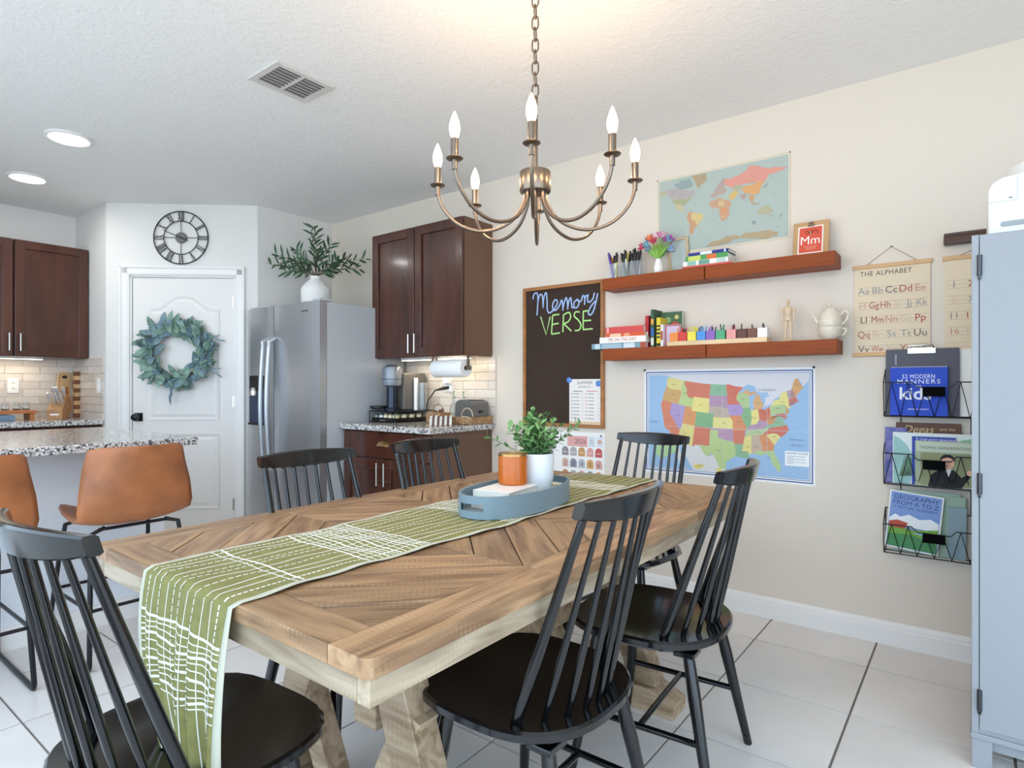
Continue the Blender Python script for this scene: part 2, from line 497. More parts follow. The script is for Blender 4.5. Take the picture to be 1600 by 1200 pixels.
M().path([(a0+.043, .006, .933), (a0+.043, -.02, .933), (a0+.043, -.028, .933), (a0+.043, -.05, .933), (a0+.043, -.056, .933)], [.011, .011, .026, .026, .018], 16).build('knob', BLACK, door, smooth=40)
for z in (.25, 1.05, 1.83):
    M().tube((DX1-.013, .004, z-.045), (DX1-.013, .004, z+.045), .006, n=8).box(DX1-.03, .006, z-.045, DX1-.013, .012, z+.045).build('hinge', NICKEL, door, smooth=40)

# backsplash tiles, one by one
def splash(parent, rows, z0, h, length, span, at):
    """at(s, z) -> world; tiles run along s within span"""
    big = {}
    for k in range(rows):
        s = span[0] - (0 if k % 2 else length/2) - random.choice((0, length)) * 0
        while s < span[1]-.004:
            e0, e1 = max(s, span[0]), min(s+length-.003, span[1])
            if e1-e0 > .02:
                w = round(e1-e0, 3)
                if (w, id(at)) not in big:
                    big[(w, id(at))] = M().add(*at(w, h-.003)).mesh('backsplash_tile', SPLASH)
                o = bpy.data.objects.new('backsplash_tile', big[(w, id(at))]); COL.objects.link(o)
                o.location = at.pos(e0, z0+k*h); o.parent = parent
            s += length
class AlongY:
    def __init__(s, x): s.x = x
    def __call__(s, w, h): 
        m = M().box(0, 0, 0, .008, w, h); return m.v, m.f
    def pos(s, e, z): return (s.x, e, z)
class AlongX:
    def __init__(s, y, sg=-1): s.y = y; s.sg = sg
    def __call__(s, w, h):
        m = M().box(0, 0, 0, w, s.sg*.008, h); return m.v, m.f
    def pos(s, e, z): return (e, s.y, z)
sg1 = struct(M().box(-5.957, .1, .90, -5.955, 1.764, 1.393).build('wall_left_grout', SGROUT))
splash(sg1, 8, .906, .061, .222, (.3, 1.764), AlongY(-5.955))
sg2 = struct(M().box(-5.957, 1.762, .90, -5.32, 1.764, 1.393).build('wall_jog_grout', SGROUT))
splash(sg2, 8, .906, .061, .222, (-5.947, -5.325), AlongX(1.762))
sg3 = struct(M().box(-3.5, YW-.002, .90, -2.592, YW, 1.378).build('wall_right_grout', SGROUT))
splash(sg3, 8, .912, .0595, .232, (-3.47, -2.594), AlongX(YW-.002))

# ================================================================ TABLE
TX0, TX1, TY0, TY1, TZ = -1.814, -.708, .574, 2.439, .76
table = thing('dining_table', 'reclaimed wood dining table with chevron top and trestle base', 'table', (-1.261, 1.506, 0))
TC = Vector((-1.261, 1.506, 0))
def tpart(name, m, mat, bevel=.0025):
    m.v = [(x-TC.x, y-TC.y, z) for x, y, z in m.v]
    return m.build(name, mat, table, bevel=bevel)
def plank(poly, ang, name, z0=TZ-.032, z1=TZ, mat=WOOD_TABLE, bevel=.0018):
    """plank whose local x axis runs along ang so the grain follows"""
    cx = sum(p[0] for p in poly)/len(poly); cy = sum(p[1] for p in poly)/len(poly)
    ca, sa = math.cos(ang), math.sin(ang)
    loc = [((x-cx)*ca+(y-cy)*sa, -(x-cx)*sa+(y-cy)*ca) for x, y in poly]
    o = M().zprism(loc, z0-TZ, z1-TZ).build(name, mat, table, bevel=bevel)
    o.location = (cx-TC.x, cy-TC.y, TZ); o.rotation_euler = (0, 0, ang)
    return o
fw, ew, g = .1, .088, .0016
seam0, seam1 = 1.10, 1.912
# long frame boards, broken at the leaf seams; rounded outer corners
def cornered(x0, y0, x1, y1, cx, cy, r=.02):
    pts = []
    for X, Y in ((x0, y0), (x1, y0), (x1, y1), (x0, y1)):
        if abs(X-cx) < 1e-6 and abs(Y-cy) < 1e-6:
            sx = 1 if X == x1 else -1; sy = 1 if Y == y1 else -1
            arc = [(X-sx*r+sx*r*math.cos(t), Y-sy*r+sy*r*math.sin(t)) for t in [PI/2*i/4 for i in range(5)]]
            order = arc if (sx*sy > 0) else arc[::-1]
            pts += order
        else: pts.append((X, Y))
    return pts
for x0, x1, cx in ((TX0, TX0+fw, TX0), (TX1-fw, TX1, TX1)):
    plank(cornered(x0, TY0, x1, seam0-g, cx, TY0), PI/2, 'frame_board')
    plank([(x0, seam0+g), (x1, seam0+g), (x1, seam1-g), (x0, seam1-g)], PI/2, 'frame_board')
    plank(cornered(x0, seam1+g, x1, TY1, cx, TY1), PI/2, 'frame_board')
for y0, y1 in ((TY0, TY0+ew), (TY1-ew, TY1)):
    plank([(TX0+fw+g, y0), (TX1-fw-g, y0), (TX1-fw-g, y1), (TX0+fw+g, y1)], 0, 'end_board')
# chevron field
def field(x0, x1, y0, y1, sgn, w=.105, off=0):
    n = Vector((-sgn, 1)).normalized(); d = Vector((1, sgn)).normalized()
    rect = [(x0, y0), (x1, y0), (x1, y1), (x0, y1)]
    vals = [n.x*x+n.y*y for x, y in rect]
    c = min(vals) - off
    while c < max(vals):
        p = clip_poly(clip_poly(rect, n.x, n.y, c+w-g), -n.x, -n.y, -(c+g))
        if len(p) > 2:
            ar = abs(sum(p[i][0]*p[(i+1) % len(p)][1]-p[(i+1) % len(p)][0]*p[i][1] for i in range(len(p))))/2
            if ar > 2e-4:
                plank(p, math.atan2(d.y, d.x), 'chevron_plank', z0=TZ-.026, z1=TZ-random.choice((0, .0006, .0012)), bevel=.0012)
        c += w
xm = (TX0+TX1)/2
for y0, y1, sg in ((TY0+ew+g, seam0-g, 1), (seam0+g, TC.y-g, -1), (TC.y+g, seam1-g, 1), (seam1+g, TY1-ew-g, -1)):
    field(TX0+fw+g, xm-g, y0, y1, -sg); field(xm+g, TX1-fw-g, y0, y1, sg)
# sub-top and apron (set slightly in), in three lengths
ay = .012
for y0, y1 in ((TY0+ay, seam0-g*1.5), (seam0+g*1.5, seam1-g*1.5), (seam1+g*1.5, TY1-ay)):
    for x0, x1 in ((TX0+ay, TX0+ay+.03), (TX1-ay-.03, TX1-ay)):
        plank([(x0, y0), (x1, y0), (x1, y1), (x0, y1)], PI/2, 'apron_board', TZ-.08, TZ-.0325, WOOD_TABLE_SIDE)
for y0, y1 in ((TY0+ay, TY0+.042), (TY1-.042, TY1-ay)):
    plank([(TX0+ay+.031, y0), (TX1-ay-.031, y0), (TX1-ay-.031, y1), (TX0+ay+.031, y1)], 0, 'apron_board', TZ-.08, TZ-.0325, WOOD_TABLE_SIDE)
tpart('sub_top', M().box(TX0+.05, TY0+.05, TZ-.05, TX1-.05, TY1-.05, TZ-.0325), WOOD_LEG, 0)
# trestles: foot beam, top beam, a pair of slanting legs and a post, stretcher
for ty in (.98, 2.06):
    foot = [( -.43, 0), (.43, 0), (.43, .045), (.34, .085), (-.34, .085), (-.43, .045)]
    tpart('foot_beam', M().prism(foot, lambda a, z: (xm+a, ty-.06, z), lambda a, z: (xm+a, ty+.06, z)), WOOD_LEG, .004)
    tpart('top_beam', M().box(xm-.42, ty-.05, TZ-.11, xm+.42, ty+.05, TZ-.051), WOOD_LEG, .004)
    for s in (-1, 1):
        p = [(s*.36, .086), (s*.25, .086), (s*.05, TZ-.111), (s*.16, TZ-.111)]
        tpart('slanted_leg', M().prism(p, lambda a, z: (xm+a, ty-.04, z), lambda a, z: (xm+a, ty+.04, z)), WOOD_LEG, .004)
        q = [(s*.03, .086), (s*.1, .086), (s*.27, .40), (s*.2, .42)]
        tpart('brace', M().prism(q, lambda a, z: (xm+a, ty-.032, z), lambda a, z: (xm+a, ty+.032, z)), WOOD_LEG, .003)
tpart('stretcher', M().box(xm-.045, 1.01, .28, xm+.045, 2.03, .37), WOOD_LEG, .004)

# ================================================================ CHAIRS
def make_chair(name):
    t = thing(name, '', 'chair', group='black spindle-back chairs around the dining table')
    # seat: shield outline, dished top
    n = 40; rings = []
    def outline(k):
        a = 2*PI*k/n; ca, sa = math.cos(a), math.sin(a)
        e = 3.4 if sa > 0 else 2.5
        r = 1/((abs(ca)**e+abs(sa)**e)**(1/e))
        x, y = r*ca, r*sa
        return (x*.236*(1+.015*y), (.245*y if y > 0 else .215*y))
    m = M(); zt = lambda f: .452 - .011*(1-f)**1.2
    o = 0
    spec = [(1.0, .432, 0), (1.0, .447, 0), (.975, .453, 0), (.9, .451, 0), (.75, .4465, 0), (.5, .444, 0), (.25, .4435, 0)]
    low = [(.93, .420, 0)]
    for f, z, _ in low + spec:
        m.v += [(outline(k)[0]*f, outline(k)[1]*f, z) for k in range(n)]
    for q in range(len(low+spec)-1):
        for k in range(n): m.face([q*n+k, q*n+(k+1) % n, (q+1)*n+(k+1) % n, (q+1)*n+k])
    m.face([k for k in range(n)][::-1]); m.face([(len(low+spec)-1)*n+k for k in range(n)])
    m.build('seat', CHAIR, t, smooth=35)
    # crest rail: bowed, deep in the middle, thin at the tips
    m = M(); K = 20
    def crest(u):
        x = .188*u; y = -.285 + .045*u*u
        top = .942 - .006*u*u; h = .026 + .023*(1-abs(u)**2.2)
        return x, y, top, h
    for i in range(K+1):
        u = -1+2*i/K; x, y, top, h = crest(u); th = .0125
        lean = .28
        for dy, dz in ((-1, 0), (-.6, .004), (.6, .004), (1, 0), (1, -h), (.5, -h-.004), (-.5, -h-.004), (-1, -h)):
            m.v.append((x, y+dy*th-dz*lean, top-.004+dz))
    for i in range(K):
        for j in range(8): m.face([i*8+j, i*8+(j+1) % 8, (i+1)*8+(j+1) % 8, (i+1)*8+j])
    m.face(list(range(8))); m.face([K*8+j for j in range(8)][::-1])
    m.build('crest_rail', CHAIR, t, smooth=40)
    # nine spindles: two stout outer ones
    for i in range(9):
        u = -1+2*i/8
        bx, by = .186*u, -.175+.095*u*u
        x, y, top, h = crest(u*.9)
        tz = top-h+.006
        outer = i in (0, 8)
        rr = (.0135, .0125, .0095) if outer else (.0075, .0085, .0058)
        a = Vector((bx, by, .448)); b = Vector((x, y+h*.28, tz))
        b.y = y - .28*(h)* -1 * 0 + .28*h
        m = M().path([a, a.lerp(b, .35), b], list(rr), 8)
        m.build('spindle', CHAIR, t, smooth=50)
    legs = []
    for sx, sy in ((-1, 1), (1, 1), (-1, -1), (1, -1)):
        a = Vector((sx*.155, sy*.135 if sy > 0 else -.14, .428)); b = Vector((sx*.215, sy*.195 if sy > 0 else -.225, 0))
        legs.append((a, b))
        M().path([a, a.lerp(b, .3), b], [.0155, .0185, .0125], 12).build('leg', CHAIR, t, smooth=50)
        M().box(a.x-.035, a.y-.03, .408, a.x+.035, a.y+.03, .424).build('leg_block', CHAIR, t, bevel=.003)
    def onleg(i, f): return legs[i][0].lerp(legs[i][1], f)
    M().tube(onleg(0, .58), onleg(2, .58), .0095, n=8).build('side_stretcher', CHAIR, t, smooth=50)
    M().tube(onleg(1, .58), onleg(3, .58), .0095, n=8).build('side_stretcher', CHAIR, t, smooth=50)
    l, r_ = onleg(0, .58).lerp(onleg(2, .58), .5), onleg(1, .58).lerp(onleg(3, .58), .5)
    M().tube(l, r_, .0095, n=8).build('cross_stretcher', CHAIR, t, smooth=50)
    return t
chair0 = make_chair('spindle_chair')
spots = [(-1.285, .565, 4, 'black spindle chair at the near end of the table, under the hanging runner'),
         (-.853, 1.205, 90, 'black spindle chair in the middle foreground on the near long side of the table'),
         (-.795, 1.80, 94, 'black spindle chair nearest the grey cabinet, its back before the wall map of states'),
         (-1.25, 2.47, 175, 'black spindle chair at the far end of the table, against the map wall'),
         (-1.61, 1.24, -90, 'black spindle chair across the table, in front of the refrigerator'),
         (-1.61, 1.81, -90, 'black spindle chair across the table, in front of the coffee counter')]
for i, (x, y, a, lb) in enumerate(spots):
    c = chair0 if i == 0 else copy_tree(chair0)
    c.location = (x, y, 0); c.rotation_euler = (0, 0, math.radians(a)); c['label'] = lb
# ================================================================ TABLE RUNNER
RUN = P('green_runner_weave', '8a8650', .95, var=(40, .12), bump=(900, .25))
RUNW = P('runner_white_yarn', 'efeee2', .95)
RUNE = P('runner_selvedge', 'c8c6b2', .95, bump=(500, .2))
RC, RWID, RZ = -1.285, .385, TZ+.0035
L_TOP = TY1 - TY0 + .012
DROP0, DROP1 = .16, .31   # far drop, near drop
LTOT = DROP0 + L_TOP + DROP1
def run_c(u, v):
    """u in [-.5,.5] across, v = metres from the far hem"""
    if v < DROP0:
        z = RZ - (DROP0-v); y = TY1 + .010; wob = .004*math.sin(u*20)
        return Vector((RC + u*RWID, y+wob, z))
    v2 = v-DROP0
    if v2 < L_TOP:
        y = TY1 + .008 - v2
        e = min(v2, L_TOP-v2, .012)/.012
        ripple = max(0, .0022*math.sin(v2*23+u*5)*math.sin(v2*9.1+1)+.0012*math.sin(u*19+v2*31)+.001)
        edge = (.009*math.sin(v2*7.3)+.005*math.sin(v2*17+u*3)+.0025*math.sin(v2*43))*abs(u)*2
        return Vector((RC + .012*math.sin(v2*1.3) + u*RWID + edge*(1 if u > 0 else -1)*.6, y, RZ - .006*(1-e)**2 + ripple))
    d = v2-L_TOP; t = d/DROP1
    gather = 1-.42*t*t
    x = RC + .012*math.sin(L_TOP*1.3) + RWID*(.5-(.5-u)*gather) - .01*t
    fold = (.022*math.sin(u*17+1.2)+.012*math.sin(u*31))*t
    y = TY0 - .009 - .03*t*(1-t) - abs(fold)*.9 - .012*t + .0
    return Vector((x, y, RZ-.007-d))
def run_n(u, v):
    e = 1e-3
    a = run_c(u+e, v)-run_c(u-e, v); b = run_c(u, v+e)-run_c(u, v-e)
    n = b.cross(a)
    n.normalize()
    if n.z < -.5 or (abs(n.z) < .5 and ((v > LTOT/2 and n.y > 0) or (v < LTOT/2 and n.y < 0))): n = -n
    return n
runner = thing('table_runner', 'olive green woven table runner with white stitched lines', 'table runner', (RC, TC.y, TZ))
def rel(m): m.v = [(x-RC, y-TC.y, z-TZ) for x, y, z in m.v]; return m
rel(M().grid(lambda a, b: run_c((a-.5)*.93, b*LTOT), 28, 190)).build('cloth', RUN, runner, smooth=60, solid=.0012)
def ribbon(m, f, off, hw, n):
    """f(t)->(u,v); strip half width hw in metres across the travel direction"""
    o = len(m.v)
    for i in range(n+1):
        u, v = f(i/n); p = run_c(u, v); nn = run_n(u, v)
        u2, v2 = f(min(1, i/n+1e-3)); u1, v1 = f(max(0, i/n-1e-3))
        d = (run_c(u2, v2)-run_c(u1, v1)).normalized(); s = d.cross(nn)
        m.v += [tuple(p+nn*off-s*hw), tuple(p+nn*(off+.0008)), tuple(p+nn*off+s*hw)]
    for i in range(n):
        a = o+3*i; m.face([a, a+1, a+4, a+3]); m.face([a+1, a+2, a+5, a+4])
for s in (-1, 1):
    rel(M().grid(lambda a, b: run_c(s*(.462+.038*a), b*LTOT)+Vector((0,0,.0004)), 2, 190)).build('selvedge', RUNE, runner, smooth=60, solid=.0014)
yarn = M()
lines = [(-.40, .0042, 1), (-.33, .0022, 0), (-.26, .0030, 1), (-.17, .002, 0), (-.09, .0026, 1), (-.03, .0024, 1), (.06, .002, 0), (.14, .0026, 1), (.23, .002, 0), (.31, .0022, 0), (.39, .0046, 1)]
for u, hw, dash in lines:
    wob = lambda t: .006*math.sin(t*40+u*50)
    if not dash:
        ribbon(yarn, lambda t: (u+wob(t)*.5, t*LTOT), .0012, hw*.6, 260)
    else:
        step = .016 if hw < .004 else .012
        k = int(LTOT/step)
        for i in range(k):
            a, b = i*step, i*step+step*.72
            ribbon(yarn, lambda t: (u+wob((a+(b-a)*t)/LTOT)*.5, a+(b-a)*t), .0014, hw*.6, 2)
for c0, cnt, dv in ((DROP0+L_TOP+.075, 11, .0135), (DROP0+L_TOP-.52, 13, .0155), (DROP0+.9, 9, .017), (DROP0+.25, 9, .016), (DROP0+L_TOP-.16, 2, .02)):
    for i in range(cnt):
        hw = .0028 if i % 3 == 0 else .0013
        ribbon(yarn, lambda t: (-.46+.92*t, c0+i*dv+.004*math.sin(t*9+i)), .0011, hw, 24)
yo = rel(yarn).build('stitching', RUNW, runner)

# ================================================================ TRAY AND WHAT STANDS IN IT
TRAYM = P('dusty_blue_tray', '7d939c', .4)
TRX, TRY, TZR = -1.222, 1.622, RZ+.004
tray = thing('serving_tray', 'oval dusty blue tray with a cut-out handle on the table runner', 'tray', (TRX, TRY, TZR), math.radians(4))
A, B, TH = .128, .262, .068
def oval(k, n, s=0): 
    a = 2*PI*k/n; e = 2.3
    r = 1/((abs(math.cos(a))**e+abs(math.sin(a))**e)**(1/e))
    return ((A-s)*r*math.cos(a), (B-s)*r*math.sin(a))
n = 96
M().zprism([oval(k, n, .001) for k in range(n)], 0, .006).build('base', TRAYM, tray, smooth=40)
wallm = M()
for k in range(n):
    # slot through the wall at both pointed ends
    a = 2*PI*(k+.5)/n
    slot = min(abs(a-PI/2), abs(a-3*PI/2)) < .30
    segs = [(0, TH)] if not slot else [(0, .022), (.044, TH)]
    for z0, z1 in segs:
        p, q, pi_, qi = oval(k, n), oval((k+1) % n, n), oval(k, n, .009), oval((k+1) % n, n, .009)
        wallm.add([(*p, z0), (*q, z0), (*q, z1), (*p, z1), (*pi_, z0), (*qi, z0), (*qi, z1), (*pi_, z1)],
                  [(0,1,2,3), (5,4,7,6), (3,2,6,7), (1,0,4,5)] + ([(0,3,7,4), (2,1,5,6)] if slot else []))
wallm.build('rim', TRAYM, tray, smooth=40)
# white book
bk = thing('coffee_table_book', 'white hardcover book lying in the tray under the candle', 'book', (TRX-.005, TRY-.055, TZR+.007), math.radians(8))
M().box(-.068, -.098, 0, .068, .098, .0025).box(-.068, -.098, .0295, .068, .098, .032).box(-.068, -.098, 0, -.065, .098, .032).build('cover', WHITE, bk, bevel=.001)
M().box(-.0645, -.095, .0026, .064, .095, .0294).build('pages', PAGES, bk)
bk2 = thing('coffee_table_book', 'lower white book peeking out beneath the book in the tray', 'book', (TRX, TRY-.05, TZR+.0065), math.radians(-4))
bk.location.z = TZR+.0065+.0285
M().box(-.066, -.108, 0, .066, .108, .002).box(-.066, -.108, .026, .066, .108, .028).box(-.066, -.108, 0, -.064, .108, .028).build('cover', PAPER, bk2, bevel=.001)
M().box(-.0635, -.105, .0021, .063, .105, .0259).build('pages', PAGES, bk2)
# amber candle
ORG = P('amber_glass', 'd9711d', .25, trans=.25)
cz = TZR+.0065+.0285+.0325
cd = thing('candle', 'amber orange glass candle standing on the white book', 'candle', (TRX-.028, TRY+.01, cz))
M().lathe([(.046, 0), (.05, .004), (.05, .098), (.0485, .101), (.047, .098), (.047, .08)], 32).build('jar', ORG, cd, smooth=40)
M().lathe([(.0465, .006), (.0465, .05)], 32).build('wax', P('candle_wax', 'f0a35c', .6), cd, smooth=40)
M().lathe([(.0506, .0965), (.0506, .103), (.048, .105), (.047, .103)], 32).build('rim', P('gold_rim', 'c9a267', .3, 1), cd, smooth=40)
# planter
pl = thing('potted_plant', 'bushy green plant in a white ceramic pot in the tray', 'plant', (TRX-.018, TRY+.135, TZR+.0065))
M().lathe([(.04, 0), (.05, .004), (.061, .07), (.064, .15), (.061, .156), (.0585, .15), (.057, .125), (0.001, .125)], 32).build('pot', P('white_ceramic', 'edf0f2', .3), pl, smooth=50)
fol = M(); stm = M()
rg = random.Random(5)
for i in range(50):
    az = rg.uniform(0, 2*PI); sp = rg.uniform(.05, .72)
    d = Vector((math.cos(az)*sp, math.sin(az)*sp, 1)).normalized()
    ln = rg.uniform(.10, .19)*(1-.12*sp)
    p0 = Vector((math.cos(az)*.022*sp, math.sin(az)*.022*sp, .125))
    if i in (3,): d = Vector((-.83, -.28, .42)).normalized(); ln = .21
    if i in (7, 8): d = Vector((.62, .44, .75)).normalized(); ln = .2
    pts = [p0+d*ln*t+Vector((0, 0, -.02*t*t*sp)) for t in (0, .33, .66, 1)]
    stm.path(pts, [.0016, .0014, .0012, .0008], 5)
    for k in range(13):
        t = .12+.88*k/12; p = p0+d*ln*t+Vector((0, 0, -.02*t*t*sp))
        aa = k*2.4+az
        x = d.orthogonal().normalized(); y = d.cross(x)
        ld = (x*math.cos(aa)+y*math.sin(aa))*.8+d*.55
        fol.leaf(p, ld, d, rg.uniform(.024, .038), rg.uniform(.011, .0165), .1)
fol.build('foliage', LEAF_GR, pl, smooth=60)['kind'] = 'stuff'
stm.build('stems', P('green_stem', '6d8350', .7), pl)
bd = thing('wooden_bead_garland', 'small string of pale wooden beads tucked behind the pot in the tray', 'garland', (TRX+.055, TRY+.185, TZR+.0065))
for i, (x, y) in enumerate([(0, 0), (.018, .012), (-.016, .014), (.006, .027), (-.03, .026)]):
    M().ball((x, y, .0095), .0095, 12, 8).build('bead', OAK, bd, smooth=60)

# ================================================================ CABINET HELPERS
def shaker(m_frame, parent, x0, z0, x1, z1, fw=.064, mat=CAB, name='door', handle=None, flip=1, hmat=NICKEL):
    """door in the local x-z plane, front face towards -y at y=0; returns the door with panel and handle below it"""
    d = M()
    for a, b, c, e in ((x0, z0, x0+fw, z1), (x1-fw, z0, x1, z1)): d.box(a, 0, b, c, .02, e)
    for a, b, c, e in ((x0+fw, z0, x1-fw, z0+fw), (x0+fw, z1-fw, x1-fw, z1)): d.box(a, 0, b, c, .02, e)
    o = d.build(name, mat, parent, bevel=.003)
    M().box(x0+fw-.002, .013, z0+fw-.002, x1-fw+.002, .019, z1-fw+.002).build('panel', mat, o)
    if handle:
        hx, hz0, hz1 = handle
        h = M().tube((hx, -.03, hz0), (hx, -.03, hz1), .006, n=10)
        for z in (hz0+.03, hz1-.03): h.tube((hx, .001, z), (hx, -.03, z), .0045, n=8)
        h.build('handle', hmat, o, smooth=50)
    return o
def place(o, loc, rz): o.location = loc; o.rotation_euler = (0, 0, rz); return o

# ---- wall cabinet by the coffee counter (faces -y)
uc = thing('wall_cabinet', 'espresso two-door wall cabinet hung above the coffee counter', 'cabinet', (-3.075, 3.197, 1.37))
UX0, UX1, UD, UH = -.45, .45, .307, .908
M().box(UX0, -UD+.021, 0, UX1-.004, 0, UH).build('body', CAB, uc, bevel=.002)
M().box(UX1-.004, -UD+.021, 0, UX1, 0, UH).build('side_panel', CABSIDE, uc)
for x0, x1, hx in ((UX0+.004, -.003, -.03), (.003, UX1-.004, .03)):
    d = shaker(None, uc, x0, .004, x1, UH-.004, handle=(hx, .03, .16)); d.location = (0, -UD, 0)
# ---- base cabinet and worktop
bc = thing('base_cabinet', 'espresso base cabinet with drawer and double doors under the granite counter', 'cabinet', (-3.06, 3.197, 0))
BD = .597
M().box(-.415, -BD+.021, .1, .426, 0, .876).box(-.415, -BD+.08, .0, .426, 0, .1).build('body', CAB, bc, bevel=.002)
M().box(.426, -BD+.03, 0, .43, 0, .876).build('side_panel', CABSIDE, bc)
dr = M().box(-.41, 0, .70, .424, .02, .866).build('drawer', CAB, bc, bevel=.004); dr.location = (0, -BD, 0)
cup = M()
for i in range(9):
    a = PI*i/8
    cup.v += [(.045*math.cos(a), .0, .0+.035*math.sin(a)), (.038*math.cos(a), -.022, .004+.028*math.sin(a))]
for i in range(8): cup.face([2*i, 2*i+2, 2*i+3, 2*i+1])
cup.face([2*i+1 for i in range(9)])
c_ = cup.build('cup_pull', P('brass', 'e6c88c', .35, 1), dr, smooth=50); c_.location = (.0, 0, .775)
for x0, x1, hx in ((-.41, .004, -.03), (.012, .424, .04)):
    d = shaker(None, bc, x0, .11, x1, .69, handle=(hx, .52, .67)); d.location = (0, -BD, 0)
tag(M().box(-3.479, 2.572, .877, -2.602, 3.189, .915).build('worktop', GRANITE, bevel=.004), 'speckled granite worktop of the coffee counter', 'worktop')

# ---- refrigerator (faces -y)
fr = thing('refrigerator', 'stainless steel side-by-side refrigerator beside the pantry door', 'refrigerator', (-3.945, 2.4, 0))
FW0, FW1, FM = -.462, .462, -.098
M().box(FW0+.004, .075, .02, FW1-.004, .77, 1.745).build('body', STEEL_SIDE, fr, bevel=.004)
M().box(FW0+.02, .03, .02, FW1-.02, .075, .1).build('toe_grille', BLACK, fr)
fz = M()
def sdoor(x0, x1, name):
    m = M(); K = 10; pts = []
    for i in range(K+1):
        t = i/K; x = x0+(x1-x0)*t; y = .016*(2*t-1)**4
        pts.append((x, y))
    poly = pts+[(x1, .068), (x0, .068)]
    m.zprism(poly, .11, 1.75)
    return m.build(name, STEEL, fr, smooth=30)
fd = sdoor(FW0, FM-.004, 'freezer_door'); rd = sdoor(FM+.004, FW1, 'fridge_door')
def fhandle(x, par):
    pts = [(x, .004, 1.52), (x, -.045, 1.49)]
    for i in range(9):
        t = i/8; pts.append((x, -.05-.018*math.sin(PI*t), 1.44-.80*t))
    pts += [(x, -.045, .59), (x, .004, .56)]
    M().path(pts, .0145, 10).build('handle', P('satin_handle', 'c4c7cb', .3, .8), par, smooth=60)
fhandle(FM-.04, fd); fhandle(FM+.04, rd)
M().box(FW0+.06, -.004, .88, FM-.07, .01, 1.25).build('dispenser', BLACK, fd, bevel=.004)
M().box(FW0+.08, -.006, .90, FM-.09, .0, 1.13).build('dispenser_recess', P('dispenser_blue', '1a2c4c', .25), fd)
M().lathe([(.03, 0), (.034, .03), (.02, .06)], 16, (FW0+.165, -.025, 1.1)).build('dispenser_spout', NICKEL, fd, smooth=50)
M().box(FW0+.09, -.03, .885, FM-.10, 0, .9).build('drip_tray', BLACKM, fd)
bgm = M().box(.27, -.003, 1.682, .35, .0, 1.69)
bgm.build('badge', P('badge_grey', '6c6f75', .3, .6), rd)
for x in (FM-.12, FW1-.06, FW0+.05): M().box(x-.04, .03, 1.75, x+.04, .13, 1.768).build('hinge_cover', STEEL_SIDE, fr, bevel=.003)

# vase with olive branches on the refrigerator
vs = thing('olive_branch_vase', 'white bottle vase of olive branches on top of the refrigerator', 'vase', (-3.985, 2.73, 1.7455))
M().lathe([(.1, 0), (.108, .006), (.11, .15), (.107, .17), (.08, .205), (.045, .238), (.04, .25), (.045, .262), (.036, .262), (.032, .245)], 32).build('vase', P('matte_white_vase', 'eeece8', .6), vs, smooth=50)
lf = M(); br = M(); rg = random.Random(11); olv = M()
# directions in the picture plane: r = camera right, u = up
RR = Vector((.793, .609, 0)); FF = Vector((-.609, .793, 0))
for dx, dz, ln, f in ((-.95, .32, .36, .0), (-.8, .5, .34, -.2), (-.55, .75, .3, .3), (-.1, 1, .4, .1), (.05, 1, .36, -.3), (.35, .9, .3, .2), (.75, .45, .3, -.1), (.93, .4, .4, .1), (.85, .25, .33, .3), (-.7, .2, .26, .3), (.5, .35, .22, -.4), (-.35, .35, .2, -.4), (.15, .6, .22, -.5)):
    d = (RR*dx+Vector((0, 0, 1))*dz+FF*f*.5).normalized()
    p0 = Vector((0, 0, .26)); n = 15
    pt = lambda t: p0+d*ln*t+Vector((0, 0, .04*t*(1-t)*2-.02*t*t))
    br.path([pt(i/6) for i in range(7)], [.003-.0022*i/6 for i in range(7)], 5)
    for k in range(n):
        t = .18+.82*k/(n-1)
        sd = d.orthogonal().normalized(); sd.rotate(Matrix.Rotation(k*2.2+ln*9, 3, d))
        lf.leaf(pt(t), sd*.8+d*.75, sd.cross(d)+Vector((.2, -.3, .5)), rg.uniform(.06, .1), rg.uniform(.015, .023), .25)
        if k % 6 == 3: olv.ball(tuple(pt(t)-Vector((0, 0, .01))), .007, 7, 5, (1, 1, 1.3))
lf.build('leaves', LEAF_OL, vs, smooth=60)['kind'] = 'stuff'
br.build('branches', STEM, vs); olv.build('olives', P('olive_fruit', '34322c', .4), vs, smooth=60)

# ================================================================ COFFEE COUNTER
CT = .9155
# under-cabinet light bars
for x, lb in ((-3.19, 'slim under-cabinet light bar nearer the refrigerator'), (-2.82, 'slim under-cabinet light bar above the paper towel')):
    u = thing('light_bar', lb, 'light', (x, 3.02, 1.3695), group='light bars under the wall cabinet')
    M().box(-.14, -.02, -.012, .14, .02, 0).build('housing', WHITE, u)
    M().box(-.135, -.016, -.0145, .135, .016, -.0121).build('diffuser', P('light_bar_glow', 'fff3dc', .5, emit=('fff0d2', 7)), u)
    l = lamp('light_bar_lamp', 'AREA', (0, 0, -.018), .38, (1, .86, .64), (.26, .03)); l.parent = u
